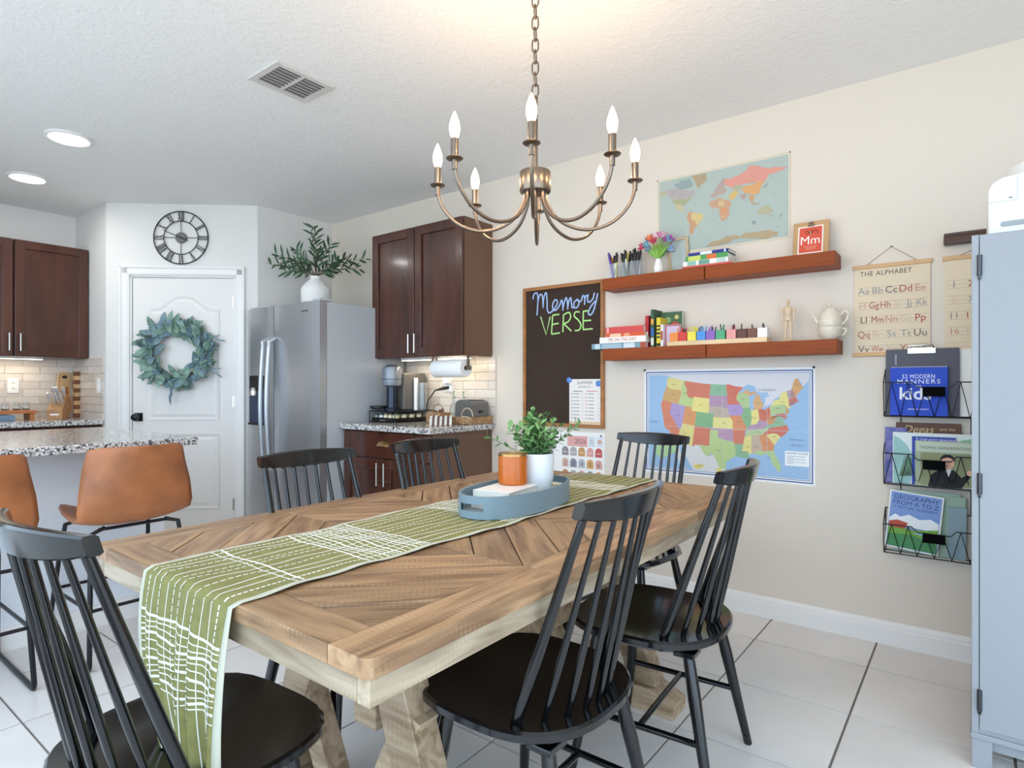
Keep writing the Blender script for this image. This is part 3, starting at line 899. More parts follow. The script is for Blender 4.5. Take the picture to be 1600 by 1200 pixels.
# paper towel under the cabinet
pt_ = thing('paper_towel', 'white paper towel roll on a holder under the wall cabinet', 'paper towel', (-2.79, 2.955, 1.29))
o = len(pt_.children)
rl = M().lathe([(.019, -.14), (.058, -.14), (.06, -.136), (.06, .136), (.058, .14), (.019, .14), (.019, -.14)], 28)
rl.xform(Matrix.Rotation(PI/2, 4, 'Y')); rl.build('roll', P('paper_towel_tissue', 'f6f5f2', .95, bump=(200, .1)), pt_, smooth=40)
hd = M().tube((-.16, 0, 0), (.17, 0, 0), .009, n=10).box(.152, -.008, 0, .163, .008, .0795).box(-.163, -.008, 0, -.152, .008, .0795)
hd.tube((.155, 0, 0), (.175, 0, 0), .014, n=12); hd.build('holder', BRONZE, pt_, smooth=40)
# wall outlet with plug
ol = thing('wall_outlet', 'white outlet with adapters plugged in behind the coffee maker', 'outlet', (-3.03, YW-.0105, 1.19))
M().box(-.036, -.006, -.06, .036, 0, .06).build('plate', WHITE, ol, bevel=.002)
M().box(-.03, -.035, -.002, .004, -.006, .05).box(.008, -.045, .0, .034, -.006, .03).build('adapter', WHITE, ol, bevel=.003)
cdm = M().path([(-.0, -.006, -.03), (-.0, -.05, -.034), (-.05, -.09, -.05), (-.10, -.11, -.12), (-.115, -.12, -.2), (-.12, -.13, -.268)], [.011, .013, .0055, .004, .004, .004], 8)
cdm.build('cord', BLACK, ol, smooth=50)
# pod drawer
pd = thing('pod_drawer', 'black wire-framed drawer of coffee capsules under the coffee maker', 'drawer', (-3.30, 2.985, CT))
M().box(-.125, -.18, .004, .125, .18, .030).build('tray', BLACK, pd, bevel=.004)
wf = M()
for z in (.002, .078):
    wf.path([(-.135, -.19, z), (.135, -.19, z), (.135, .19, z), (-.135, .19, z)], .0032, 6, closed=True)
for x in (-.135, .135):
    for y in (-.19, .19): wf.tube((x, y, .0), (x, y, .08), .0035, n=6)
wf.build('wire_frame', BLACKM, pd, smooth=50)
M().box(-.132, -.187, .0765, .132, .187, .0795).build('top_plate', P('smoked_plate', '23252a', .2), pd)
M().box(-.03, -.1845, .012, .03, -.18, .018).build('pull', NICKEL, pd)
PODC = [P('pod_cream', 'e6d9b8', .3, .3), P('pod_silver', 'c9ccd0', .3, .6), P('pod_green', '7f8d7a', .35, .4)]
for i in range(5):
    for j in range(5):
        M().lathe([(.0205, 0), (.0235, .004), (.0205, .018), (.012, .028), (.001, .031)], 12, (-.098+.049*i, -.15+.072*j, .0305)).build('capsule', PODC[0 if i > 2 or j == 0 and i > 1 else (1 if (i+j) % 2 else 2)], pd, smooth=50)
# coffee maker
cm = thing('coffee_maker', 'grey capsule coffee maker with a domed head and water tank', 'coffee maker', (-3.325, 2.975, CT+.0805))
GM = P('machine_grey', '8b8f96', .3, .35); GD = P('machine_dark', '3f4148', .35, .2)
rot = math.radians(-8)
cm.rotation_euler = (0, 0, rot)
M().box(-.06, .0, .0, .06, .2, .27).build('rear_body', P('machine_taupe', '6a655f', .4, .1), cm, bevel=.012)
M().lathe([(.055, 0), (.055, .012), (.04, .02), (.038, .17), (.001, .17)], 24, (0, -.06, 0)).build('column', P('machine_column', '2d3340', .2, .5), cm, smooth=40)
M().lathe([(.05, .17), (.068, .18), (.072, .2), (.072, .29), (.066, .312), (.05, .32), (.001, .321)], 28, (0, -.06, 0)).build('head', GM, cm, smooth=40)
M().lathe([(.0725, .222), (.0725, .226)], 28, (0, -.06, 0)).build('seam', BLACK, cm)
M().lathe([(.045, .319), (.045, .325), (.03, .33), (.001, .33)], 20, (0, -.06, 0)).build('lid', GD, cm, smooth=40)
M().lathe([(.052, 0), (.058, .006), (.058, .02), (.05, .022), (.001, .02)], 20, (-.07, -.13, .012)).build('cup_stand', BLACK, cm, smooth=40)
M().lathe([(.034, 0), (.034, .2), (.031, .2), (.031, .006)], 20, (.12, .12, 0)).build('water_tank', GLASS, cm, smooth=40)
M().lathe([(.016, 0), (.016, .235), (.001, .235)], 14, (.085, .09, 0)).build('tank_post', WHITE, cm, smooth=40)
# woven basket with bits, towel and glass bottles
WOVEN = P('woven_seagrass', 'b08a62', .9, var=(70, .45), bump=(120, .8))
bs = thing('woven_basket', 'small woven basket with a loop handle beside the capsule drawer', 'basket', (-2.935, 2.985, CT))
b_ = M()
for x0, y0, x1, y1 in ((-.07, -.05, .07, -.042), (-.07, .042, .07, .05), (-.07, -.042, -.062, .042), (.062, -.042, .07, .042), (-.07, -.05, .07, .05)):
    b_.box(x0, y0, 0, x1, y1, .075 if (x1-x0) < .139 or (y1-y0) < .05 else .006)
b_.build('body', WOVEN, bs, bevel=.003)
M().path([(.055*math.cos(PI*i/10), 0, .07+.06*math.sin(PI*i/10)) for i in range(11)], .004, 6).build('handle', WOVEN, bs)
for k, (x, a) in enumerate(((-.02, .4), (.015, -.3), (.04, .1))):
    M().lathe([(.018, .01), (.022, .05), (.006, .085+.01*k)], 8, (x, 0, 0)).build('packet', P('brown_packet', '6b4a33', .6), bs)
tw = thing('striped_towel', 'brown and white striped dish towel folded over the counter edge', 'towel', (-2.79, 2.862, CT), math.radians(42))
TWW = P('towel_white', 'eeeae4', .95); TWB = P('towel_brown', '6d5750', .95)
for i in range(9):
    x0 = -.072+i*.016; mt = TWW if i % 2 == 0 else TWB
    pr = [(-.10, .001), (-.06, .006), (-.02, .04), (.03, .058), (.075, .05), (.10, .02), (.102, .0005), (-.1, .0005)]
    wv_ = .004*math.sin(i*1.1)
    M().prism([(a, z+(wv_ if z > .01 else 0)) for a, z in pr], lambda a, z: (x0, a, z), lambda a, z: (x0+.0158, a, z)).build('stripe', mt, tw)
bt = thing('woven_basket', 'low woven basket holding the grey toaster at the end of the counter', 'basket', (-2.70, 3.073, CT))
b_ = M()
for x0, y0, x1, y1, z in ((-.09, -.11, .09, -.1, .05), (-.09, .1, .09, .11, .05), (-.09, -.1, -.08, .1, .05), (.08, -.1, .09, .1, .05), (-.09, -.11, .09, .11, .006)): b_.box(x0, y0, 0, x1, y1, z)
b_.build('body', WOVEN, bt, bevel=.003)
M().path([(.075, -.105+.0, .03)]+[(.075+.0, -.118, .05+.0)]+[(.06+.0-.05*math.cos(PI*i/10)+.0, -.12, .055+.055*math.sin(PI*i/10)) for i in range(11)], .004, 6).build('handle', P('rope_handle', 'c9b79a', .9), bt)
ts = thing('toaster', 'rounded dark grey toaster in the low basket by the wall end', 'toaster', (-2.705, 3.073, CT+.0065))
M().prism(rrect(-.075, 0, .075, .155, .04, 6), lambda x, z: (x, -.085, z), lambda x, z: (x, .085, z)).build('body', P('toaster_grey', '6e6c68', .3, .2), ts, smooth=40)
M().box(-.05, -.07, .1552, -.03, .07, .1565).box(.03, -.07, .1552, .05, .07, .1565).build('slot', BLACK, ts)
M().box(.0751, -.012, .07, .09, .012, .085).build('lever', BLACK, ts)
for k, (x, y) in enumerate(((-2.905, 3.11), (-2.838, 3.14))):
    b = thing('glass_bottle', ('clear glass bottle with a green sprig nearer the outlet' if k == 0 else 'clear glass bottle with a green sprig beside the toaster'), 'bottle', (x, y, CT), group='glass bottles on the coffee counter')
    M().lathe([(.026, 0), (.03, .003), (.03, .09), (.024, .115), (.011, .135), (.011, .17), (.014, .175), (.009, .173), (.009, .135), (.022, .112), (.027, .09), (.027, .006)], 20).build('glass', GLASS, b, smooth=40)
    q = M()
    for i in range(7): q.leaf((0, 0, .17+.007*i), (math.cos(i*2.3), math.sin(i*2.3), .8), (0, 0, 1), .028, .009)
    q.tube((0, 0, .06), (0, 0, .22), .0012, n=5).build('sprig', LEAF_GR, b)

# ================================================================ KITCHEN, LEFT WALL (faces +x: local -y = world +x)
def kcab(y0, y1, lb, hx):
    c = thing('wall_cabinet', lb, 'cabinet', (-5.956, (y0+y1)/2, 1.393), PI/2, group='espresso wall cabinets on the kitchen wall')
    w = (y1-y0)/2
    M().box(-w, -.306, 0, w, 0, .872).build('body', CAB, c, bevel=.002)
    d = shaker(None, c, -w+.003, .003, w-.003 if hx < 0 else w-.003, .869, fw=.062, handle=(hx*(w-.03), .04, .17)); d.location = (0, -.327, 0)
    return c
kcab(1.286, 1.756, 'espresso wall cabinet next to the pantry corner above the knife block', -1)
kcab(.81, 1.28, 'espresso wall cabinet cut by the left edge of the picture', 1)
kb = thing('base_cabinet', 'espresso base cabinet under the back kitchen counter', 'cabinet', (-5.956, .65, 0), PI/2)
M().box(-1.1, -.58, .1, 1.105, 0, .876).box(-1.1, -.52, 0, 1.105, 0, .1).build('body', CAB, kb)
for i in range(3):
    d = shaker(None, kb, -1.09+.735*i, .11, -1.09+.735*i+.725, .69); d.location = (0, -.601, 0)
    d = M().box(-1.09+.735*i, 0, .70, -1.09+.735*i+.725, .02, .866).build('drawer', CAB, kb, bevel=.003); d.location = (0, -.601, 0)
tag(M().box(-5.955, -.45, .877, -5.325, 1.761, .915).build('worktop', GRANITE, bevel=.004), 'granite worktop along the back kitchen wall', 'worktop')
lb_ = thing('light_bar', 'slim light bar under the kitchen wall cabinets', 'light', (-5.80, 1.3, 1.3925), PI/2, group='light bars under the wall cabinet')
M().box(-.2, -.02, -.012, .2, .02, 0).build('housing', WHITE, lb_)
M().box(-.195, -.016, -.0145, .195, .016, -.0121).build('diffuser', MATS['light_bar_glow'], lb_)
l = lamp('light_bar_lamp', 'AREA', (0, 0, -.018), .5, (1, .88, .7), (.36, .03)); l.parent = lb_
# knife block
kbk = thing('knife_block', 'slanted wooden knife block with white-handled knives', 'knife block', (-5.70, 1.575, CT), math.radians(58))
pf = [(-.085, 0), (.085, 0), (.085, .075), (-.03, .19), (-.085, .14)]
M().prism(pf, lambda a, z: (-.05, -a, z), lambda a, z: (.05, -a, z)).build('block', P('beech_block', 'b08254', .5, var=(8, .15)), kbk, bevel=.003)
M().box(-.028, -.0855, .03, .028, -.085, .042).build('label_plate', WHITE, kbk)
KH = P('knife_handle', 'd9d9da', .25, .5)
rg = random.Random(3)
for i in range(8):
    x = -.035+.0233*(i % 4); q = i//4
    p = Vector((x, -.035+.05*q, .125+.045*q)); d = Vector((rg.uniform(-.15, .15), -.62, .78)).normalized()
    M().path([p, p+d*.03, p+d*.08, p+d*.1], [.008, .0095, .0125, .007], 8).build('knife_handle', KH, kbk, smooth=50)
# cutting boards leaning in the corner
BRD = P('maple_board', 'd3ad7f', .5, var=(6, .2), stretch=(6, 6, 1)); BRD2 = P('walnut_board', '7a4a30', .5, var=(6, .2)); BRD3 = P('cherry_board', 'b06a3c', .5, var=(6, .2))
c1 = thing('cutting_board', 'tall pale maple cutting board with a hang hole, leaning in the corner', 'cutting board', (-5.875, 1.66, CT), math.radians(100))
M().prism(rrect(-.045, 0, .045, .37, .035, 6), lambda x, z: (x, -.012-z*.12+.04, z), lambda x, z: (x, .006-z*.12+.04, z)).build('board', BRD, c1, smooth=40)
M().prism([(.02*math.cos(i*PI/6), .33+.013*math.sin(i*PI/6)) for i in range(12)], lambda x, z: (x, -.0125-z*.12+.04, z), lambda x, z: (x, -.0135-z*.12+.04, z)).build('hang_hole', BLACK, c1)
c2 = thing('cutting_board', 'reddish round paddle board behind the knife block', 'cutting board', (-5.80, 1.642, CT), math.radians(100))
M().prism([(.04*math.cos(i*PI/16), .09+.09*math.sin(i*PI/16)) for i in range(32)], lambda x, z: (x, -.016-z*.1, z), lambda x, z: (x, -z*.1, z)).build('board', BRD3, c2, smooth=40)
M().prism(rrect(-.01, .17, .01, .25, .009, 4), lambda x, z: (x, -.014-z*.1, z), lambda x, z: (x, -.002-z*.1, z)).build('handle', BRD3, c2)
c3 = thing('cutting_board', 'checkered light and dark end-grain board edge in the corner', 'cutting board', (-5.83, 1.735, CT))
for i in range(11):
    M().box(-.02, -.018, .034*i, .02, .018, .034*i+.0335).build('block_strip', BRD2 if i % 2 == 0 else BRD, c3)
# wooden riser with a blue box beneath and jars on it
rs = thing('wooden_riser', 'reddish wooden riser tray on the back counter', 'riser', (-5.74, 1.22, CT), PI/2)
M().box(-.21, -.09, .05, .21, .09, .072).build('top', BRD3, rs, bevel=.003)
for x in (-.18, .18): M().box(x-.015, -.08, 0, x+.015, .08, .0495).build('foot', BRD3, rs, bevel=.002)
tag(M().box(-.11, -.06, 0, .11, .06, .04).build('storage_box', P('slate_blue_box', '6f87a0', .5), bevel=.004), 'low slate blue box under the wooden riser', 'box').location = (-5.735, 1.23, CT)
for k, y in enumerate((1.26, 1.33, 1.385)):
    j = thing('glass_jar', ('small clear jar on the wooden riser, farthest left', 'small clear jar in the middle of the wooden riser', 'small clear jar on the wooden riser nearest the knife block')[k], 'jar', (-5.76, y, CT+.0725), group='jars on the riser')
    M().lathe([(.022, 0), (.024, .003), (.024, .055), (.02, .06), (.019, .06), (.022, .054), (.022, .004)], 16).build('glass', GLASS, j, smooth=40)
    M().lathe([(.0225, .001), (.0225, .014), (.001, .015)], 16).build('filling', P('speckled_filling', '8c8278', .8, var=(200, .9)), j)
for nm, lb, loc, rz in (('wall_outlet', 'white double outlet on the tiled backsplash above the riser', (-5.9465, 1.349, 1.175), PI/2), ('light_switch', 'white switch plate on the tiled return wall by the pantry corner', (-5.40, 1.7535, 1.175), 0)):
    o = thing(nm, lb, 'outlet' if 'out' in nm else 'switch', loc, rz)
    M().box(-.036, -.006, -.058, .036, 0, .058).build('plate', WHITE, o, bevel=.002)
    if 'out' in nm:
        for z in (-.022, .022):
            M().lathe([(.016, 0), (.016, .002)], 12).xform(Matrix.Rotation(PI/2, 4, 'X')).build('socket', PAPER, o).location = (0, -.006, z)
            M().box(-.007, -.0092, z-.004, -.004, -.008, z+.006).box(.004, -.0092, z-.004, .007, -.008, z+.006).build('socket_slot', BLACK, o)
    else: M().box(-.016, -.009, -.03, .016, -.006, .03).build('rocker', PAPER, o, bevel=.001)

# ================================================================ ISLAND AND STOOLS
isl = thing('kitchen_island', 'white painted kitchen island with baseboard', 'island', (-3.72, .2, 0))
M().box(-.33, -.85, 0, .33, 1.2, .876).build('body', ISLAND, isl, bevel=.002)
M().prism([(0, 0), (.014, 0), (.014, .085), (.007, .1), (0, .105)], lambda a, z: (.33+a, -.85, z), lambda a, z: (.33+a, 1.2, z)).build('baseboard', TRIM, isl)
tag(M().box(-4.33, -.68, .877, -3.078, 1.432, .915).build('worktop', GRANITE, bevel=.005), 'granite worktop of the kitchen island', 'worktop')
def make_stool():
    t = thing('bar_stool', '', 'stool', group='leather stools at the island')
    # shell: local front +y; one continuous scoop: seat pan rising into a wide bucket back
    pr = [(.20, .596, .165), (.17, .604, .195), (.08, .588, .208), (-.02, .576, .212), (-.10, .574, .216), (-.155, .59, .222), (-.19, .632, .226), (-.212, .73, .216), (-.225, .82, .20), (-.232, .89, .185), (-.233, .912, .172)]
    def f(a, b):
        k = b*(len(pr)-1); i = min(int(k), len(pr)-2); q = k-i
        y, z, w = [pr[i][j]*(1-q)+pr[i+1][j]*q for j in range(3)]
        u = 2*a-1
        back = max(0, min(1, (b-.45)/.35))
        yy = y + .085*back*abs(u)**2.2
        zz = z + .03*(1-back)*abs(u)**2.5 - (.012*abs(u)**6 if b > .95 else 0)
        return (u*w, yy, zz)
    M().grid(f, 20, 30).build('shell', LEATHER, t, smooth=70, solid=.018)
    fr = M()
    for s in (-1, 1):
        x = s*.17; xb = s*.2
        fr.path([(x*.7, -.13, .566), (x, -.15, .552), (x+s*.012, -.17, .45), (xb, -.215, .03), (xb, -.205, .011), (xb, -.19, .009), (xb, .28, .009), (xb, .298, .012), (xb, .305, .03), (x+s*.01, .2, .45), (x, .175, .548), (x*.7, .15, .566)], .0098, 8)
    fr.tube((-.19, -.195, .245), (.19, -.195, .245), .0075, n=8).tube((-.192, .27, .245), (.192, .27, .245), .0075, n=8)
    fr.tube((-.14, -.13, .562), (.14, -.13, .562), .0075, n=8).tube((-.14, .14, .562), (.14, .14, .562), .0075, n=8)
    fr.tube((-.178, -.168, .47), (.178, -.168, .47), .0075, n=8)
    fr.tube((-.19, -.2, .245), (-.19, .27, .245), .0075, n=8).tube((.19, -.2, .245), (.19, .27, .245), .0075, n=8)
    fr.build('sled_frame', BLACKM, t, smooth=50)
    return t
s0 = make_stool(); s1 = copy_tree(s0)
for s, y, lb in ((s0, 1.09, 'tan leather bar stool at the corner of the granite island'), (s1, .51, 'tan leather bar stool cut by the left edge of the picture')):
    s.location = (-3.06, y, 0); s.rotation_euler = (0, 0, PI/2); s['label'] = lb
# ================================================================ CHANDELIER
CHX, CHY = -1.157, 1.633
ch = thing('chandelier', 'eight-arm bronze candle chandelier hung on a chain over the table', 'chandelier', (CHX, CHY, 1.60))
CZ = 1.60
def cz_(z): return z-CZ
M().lathe([(.001, cz_(1.812)), (.05, cz_(1.812)), (.052, cz_(1.816)), (.052, cz_(1.876)), (.05, cz_(1.88)), (.001, cz_(1.88))], 28).build('hub', BRONZE, ch, smooth=40)
M().tube((0, 0, cz_(1.88)), (0, 0, cz_(2.12)), .0085, n=12).lathe([(.006, cz_(2.12)), (.01, cz_(2.124)), (.006, cz_(2.132)), (.001, cz_(2.134))], 12).build('rod', BRONZE, ch, smooth=40)
link = M().path([(.011*math.cos(a), 0, .017*math.sin(a)+(.006 if math.sin(a) > 0 else -.006)) for a in [2*PI*i/16 for i in range(16)]], .0028, 6, closed=True).mesh('chain_link', BRONZE, smooth=60)
z = 2.15; i = 0
while z < HC-.035:
    o = bpy.data.objects.new('chain_link', link); COL.objects.link(o); o.parent = ch
    o.location = (0, 0, cz_(z)); o.rotation_euler = (0, 0, (PI/2 if i % 2 else 0)+.3); z += .0375; i += 1
M().lathe([(.006, cz_(HC-.05)), (.02, cz_(HC-.045)), (.055, cz_(HC-.02)), (.06, cz_(HC-.0005))], 24).build('ceiling_canopy', BRONZE, ch, smooth=40)
th0 = math.radians(37.531)
CR = .328
BULB = P('bulb_glow', 'fff0d0', .3, emit=('ffd9a0', 7))
def armpt(t):
    # hub -> dip -> cup, radius and height
    pts = [(.033, 1.815), (.04, 1.775), (.075, 1.722), (.13, 1.692), (.19, 1.686), (.25, 1.706), (.295, 1.745), (.321, 1.79), (.328, 1.838)]
    k = t*(len(pts)-1); i = min(int(k), len(pts)-2); q = k-i
    p0, p1, p2, p3 = pts[max(0, i-1)], pts[i], pts[i+1], pts[min(len(pts)-1, i+2)]
    f = lambda a, b, c, d: .5*((2*b)+(-a+c)*q+(2*a-5*b+4*c-d)*q*q+(-a+3*b-3*c+d)*q**3)
    return f(p0[0], p1[0], p2[0], p3[0]), f(p0[1], p1[1], p2[1], p3[1])
for k in range(8):
    a = math.radians(45*k-4)+th0      # measured from camera right
    ca, sa = math.cos(a), math.sin(a)
    P3 = lambda r, z: (r*ca, r*sa, cz_(z))
    arm = M().path([P3(*armpt(i/28)) for i in range(29)], .0058, 9).build('arm', BRONZE, ch, smooth=60)
    M().lathe([(.008, -.03), (.0085, -.002), (.022, 0), (.0255, .003), (.0245, .005), (.004, .006)], 20, P3(CR, 1.84)).build('drip_cup', BRONZE, arm, smooth=40)
    M().lathe([(.0115, .005), (.0115, .062), (.001, .062)], 14, P3(CR, 1.84)).build('candle_sleeve', BRONZE, arm, smooth=40)
    M().lathe([(.009, .062), (.0135, .074), (.0165, .09), (.0155, .105), (.0105, .122), (.005, .136), (.001, .144)], 14, P3(CR, 1.84)).build('bulb', BULB, arm, smooth=60)
    l = lamp('bulb_lamp', 'POINT', P3(CR, 1.84+.095), 6.8, (1, .64, .36), .02); l.parent = ch

# ceiling fixtures
CANL = P('downlight_glow', 'ffffff', .5, emit=('fff6e8', 14))
for (x, y), lb in (((-4.072, 1.175), 'recessed ceiling light nearer the pantry door'), ((-5.065, 1.227), 'recessed ceiling light above the kitchen cabinets')):
    d = thing('recessed_light', lb, 'ceiling light', (x, y, HC), group='recessed kitchen lights')
    M().lathe([(.115, -.0005), (.117, -.006), (.1, -.014), (.094, -.012), (.094, -.001)], 32).build('trim_ring', WHITE, d, smooth=40)
    M().lathe([(.094, -.004), (.094, -.012), (.07, -.018), (.001, -.021)], 32).build('lens', CANL, d, smooth=50)
    l = lamp('downlight', 'AREA', (0, 0, -.03), 2.6, (.95, .97, 1), (.16, .16)); l.parent = d
vt = thing('ceiling_vent', 'white rectangular air vent with two banks of louvres in the ceiling', 'vent', (-2.512, 1.593, HC))
w, h = .122, .15
f = M()
for x0, y0, x1, y1 in ((-w, -h, w, -h+.032), (-w, h-.032, w, h), (-w, -h+.032, -w+.03, h-.032), (w-.03, -h+.032, w, h-.032), (-w+.03, -.008, w-.03, .008)): f.box(x0, y0, -.008, x1, y1, -.0005)
f.build('frame', P('vent_metal', 'd6d3cf', .5), vt, bevel=.002)
M().box(-w+.03, -h+.032, -.001, w-.03, h-.032, -.0006).build('duct_shade', P('vent_shadow', '8e8f92', .8), vt)  # grey sheet painted as the shade behind the louvres
for b0, b1 in ((-h+.034, -.01), (.01, h-.034)):
    for i in range(7):
        x = -w+.042+i*.0262
        m = M().obox((x, (b0+b1)/2, -.007), (1, 0, -.9), (0, 1, 0), (.9, 0, 1), .0075, (b1-b0)/2, .0008)
        m.build('louvre', MATS['vent_metal'], vt)

# ================================================================ CLOCK AND WREATH ON THE DIAGONAL WALL
def panthing(name, lb, cat, s, z, off=0):
    p = PA + PD*s + PN*off
    return thing(name, lb, cat, (p.x, p.y, z), PANG)
CLK = P('dark_iron', '2f3033', .5, .5)
ck = panthing('wall_clock', 'round open-frame iron wall clock with roman numerals above the pantry door', 'clock', .563, 2.318, .001)
R = .203
for r, w in ((R, .0045), (.128, .0035)):
    M().path([(r*math.cos(a), -.012, r*math.sin(a)) for a in [2*PI*i/64 for i in range(64)]], w, 8, closed=True).build('ring', CLK, ck, smooth=60)
M().lathe([(.04, 0), (.042, .004), (.042, .014), (.038, .018), (.001, .018)], 24).xform(Matrix.Rotation(PI/2, 4, 'X')).build('hub', P('clock_hub', '6f6a66', .4, .4), ck, smooth=40)
sp = M()
for k in range(4):
    a = PI/2*k; sp.tube((.04*math.cos(a), -.012, .04*math.sin(a)), (.128*math.cos(a), -.012, .128*math.sin(a)), .0025, n=6)
sp.build('spokes', CLK, ck)
ROM = ['XII', 'I', 'II', 'III', 'IV', 'V', 'VI', 'VII', 'VIII', 'IX', 'X', 'XI']
for k, s in enumerate(ROM):
    a = PI/2-2*PI*k/12; er = Vector((math.cos(a), 0, math.sin(a))); et = Vector((math.sin(a), 0, -math.cos(a)))
    m = M(); wd = {'I': .012, 'V': .024, 'X': .026}; tot = sum(wd[c] for c in s); x = -tot/2
    def bar(x0, r0, x1, r1, hw):
        p, q = er*r0+et*x0, er*r1+et*x1; p.y = q.y = -.012
        d = (q-p).normalized(); sd = Vector((0, 1, 0)).cross(d)
        m.obox((p+q)/2, d, sd, (0, 1, 0), (q-p).length/2, hw, .0015)
    for c in s:
        c0, c1 = x+.003, x+wd[c]-.003; cm_ = (c0+c1)/2
        if c == 'I': bar(cm_, .129, cm_, .201, .0028)
        elif c == 'V': bar(c0, .201, cm_, .129, .003); bar(c1, .201, cm_, .129, .0016)
        else: bar(c0, .201, c1, .129, .003); bar(c1, .201, c0, .129, .0016)
        x += wd[c]
    m.build('numeral', CLK, ck)
def hand(hr, ln, tail, w, nm):
    a = PI/2-2*PI*hr/12; d = Vector((math.cos(a), 0, math.sin(a)))
    M().path([-d*tail+Vector((0, -.021, 0)), Vector((0, -.021, 0)), d*ln*.8+Vector((0, -.021, 0)), d*ln+Vector((0, -.021, 0))], [w*1.3, w, w*.8, .001], 6).build(nm, BLACK, ck, smooth=50)
hand(9.75, .145, .05, .0032, 'minute_hand'); hand(3.8, .065, .01, .005, 'hour_hand')

wt = panthing('wreath', 'round wreath of grey-green eucalyptus leaves on the pantry door', 'wreath', .54, 1.42, -.004)
M().path([(.185*math.cos(a)+.006*math.sin(5*a), -.03+.008*math.sin(7*a), .185*math.sin(a)) for a in [2*PI*i/60 for i in range(60)]], .013, 7, closed=True).build('twig_ring', P('vine_twig', '6a4029', .8, bump=(90, .8)), wt, smooth=60)
rg = random.Random(21)
for mi, (mt, cnt) in enumerate(((LEAF_EU, 190), (LEAF_EU2, 140))):
    m = M()
    for i in range(cnt):
        a = rg.uniform(0, 2*PI)
        if abs(((a-math.radians(-60)+PI) % (2*PI))-PI) < .32 and rg.random() < .75: continue   # bare vine shows at the lower right
        rr = .19+rg.uniform(-.035, .05)
        p = Vector((rr*math.cos(a), -.03+rg.uniform(-.03, .008), rr*math.sin(a)))
        out = Vector((math.cos(a), 0, math.sin(a))); tan = Vector((-math.sin(a), 0, math.cos(a)))
        d = tan*rg.choice((1, 1, -.4))*rg.uniform(.4, 1)+out*rg.uniform(-.5, 1.15)+Vector((0, -rg.uniform(.05, .55), 0))
        m.leaf(p, d, Vector((rg.uniform(-.5, .5), -1, rg.uniform(-.5, .5))), rg.uniform(.075, .115), rg.uniform(.036, .056), rg.uniform(-.25, .45), .3)
    m.build('leaves', mt, wt, smooth=70)['kind'] = 'stuff'
for dx, dz, ln in ((1, -.45, .17), (.95, .35, .14), (-.1, -1, .14)):
    d = Vector((dx, -.1, dz)).normalized(); m = M()
    for k in range(5): m.leaf(d*(.2+.03*k)+Vector((0, -.035, 0)), d+Vector((0, 0, .5 if k % 2 else -.5)), (0, -1, 0), .08, .014, .3)
    m.build('sprig', LEAF_EU2, wt, smooth=70)

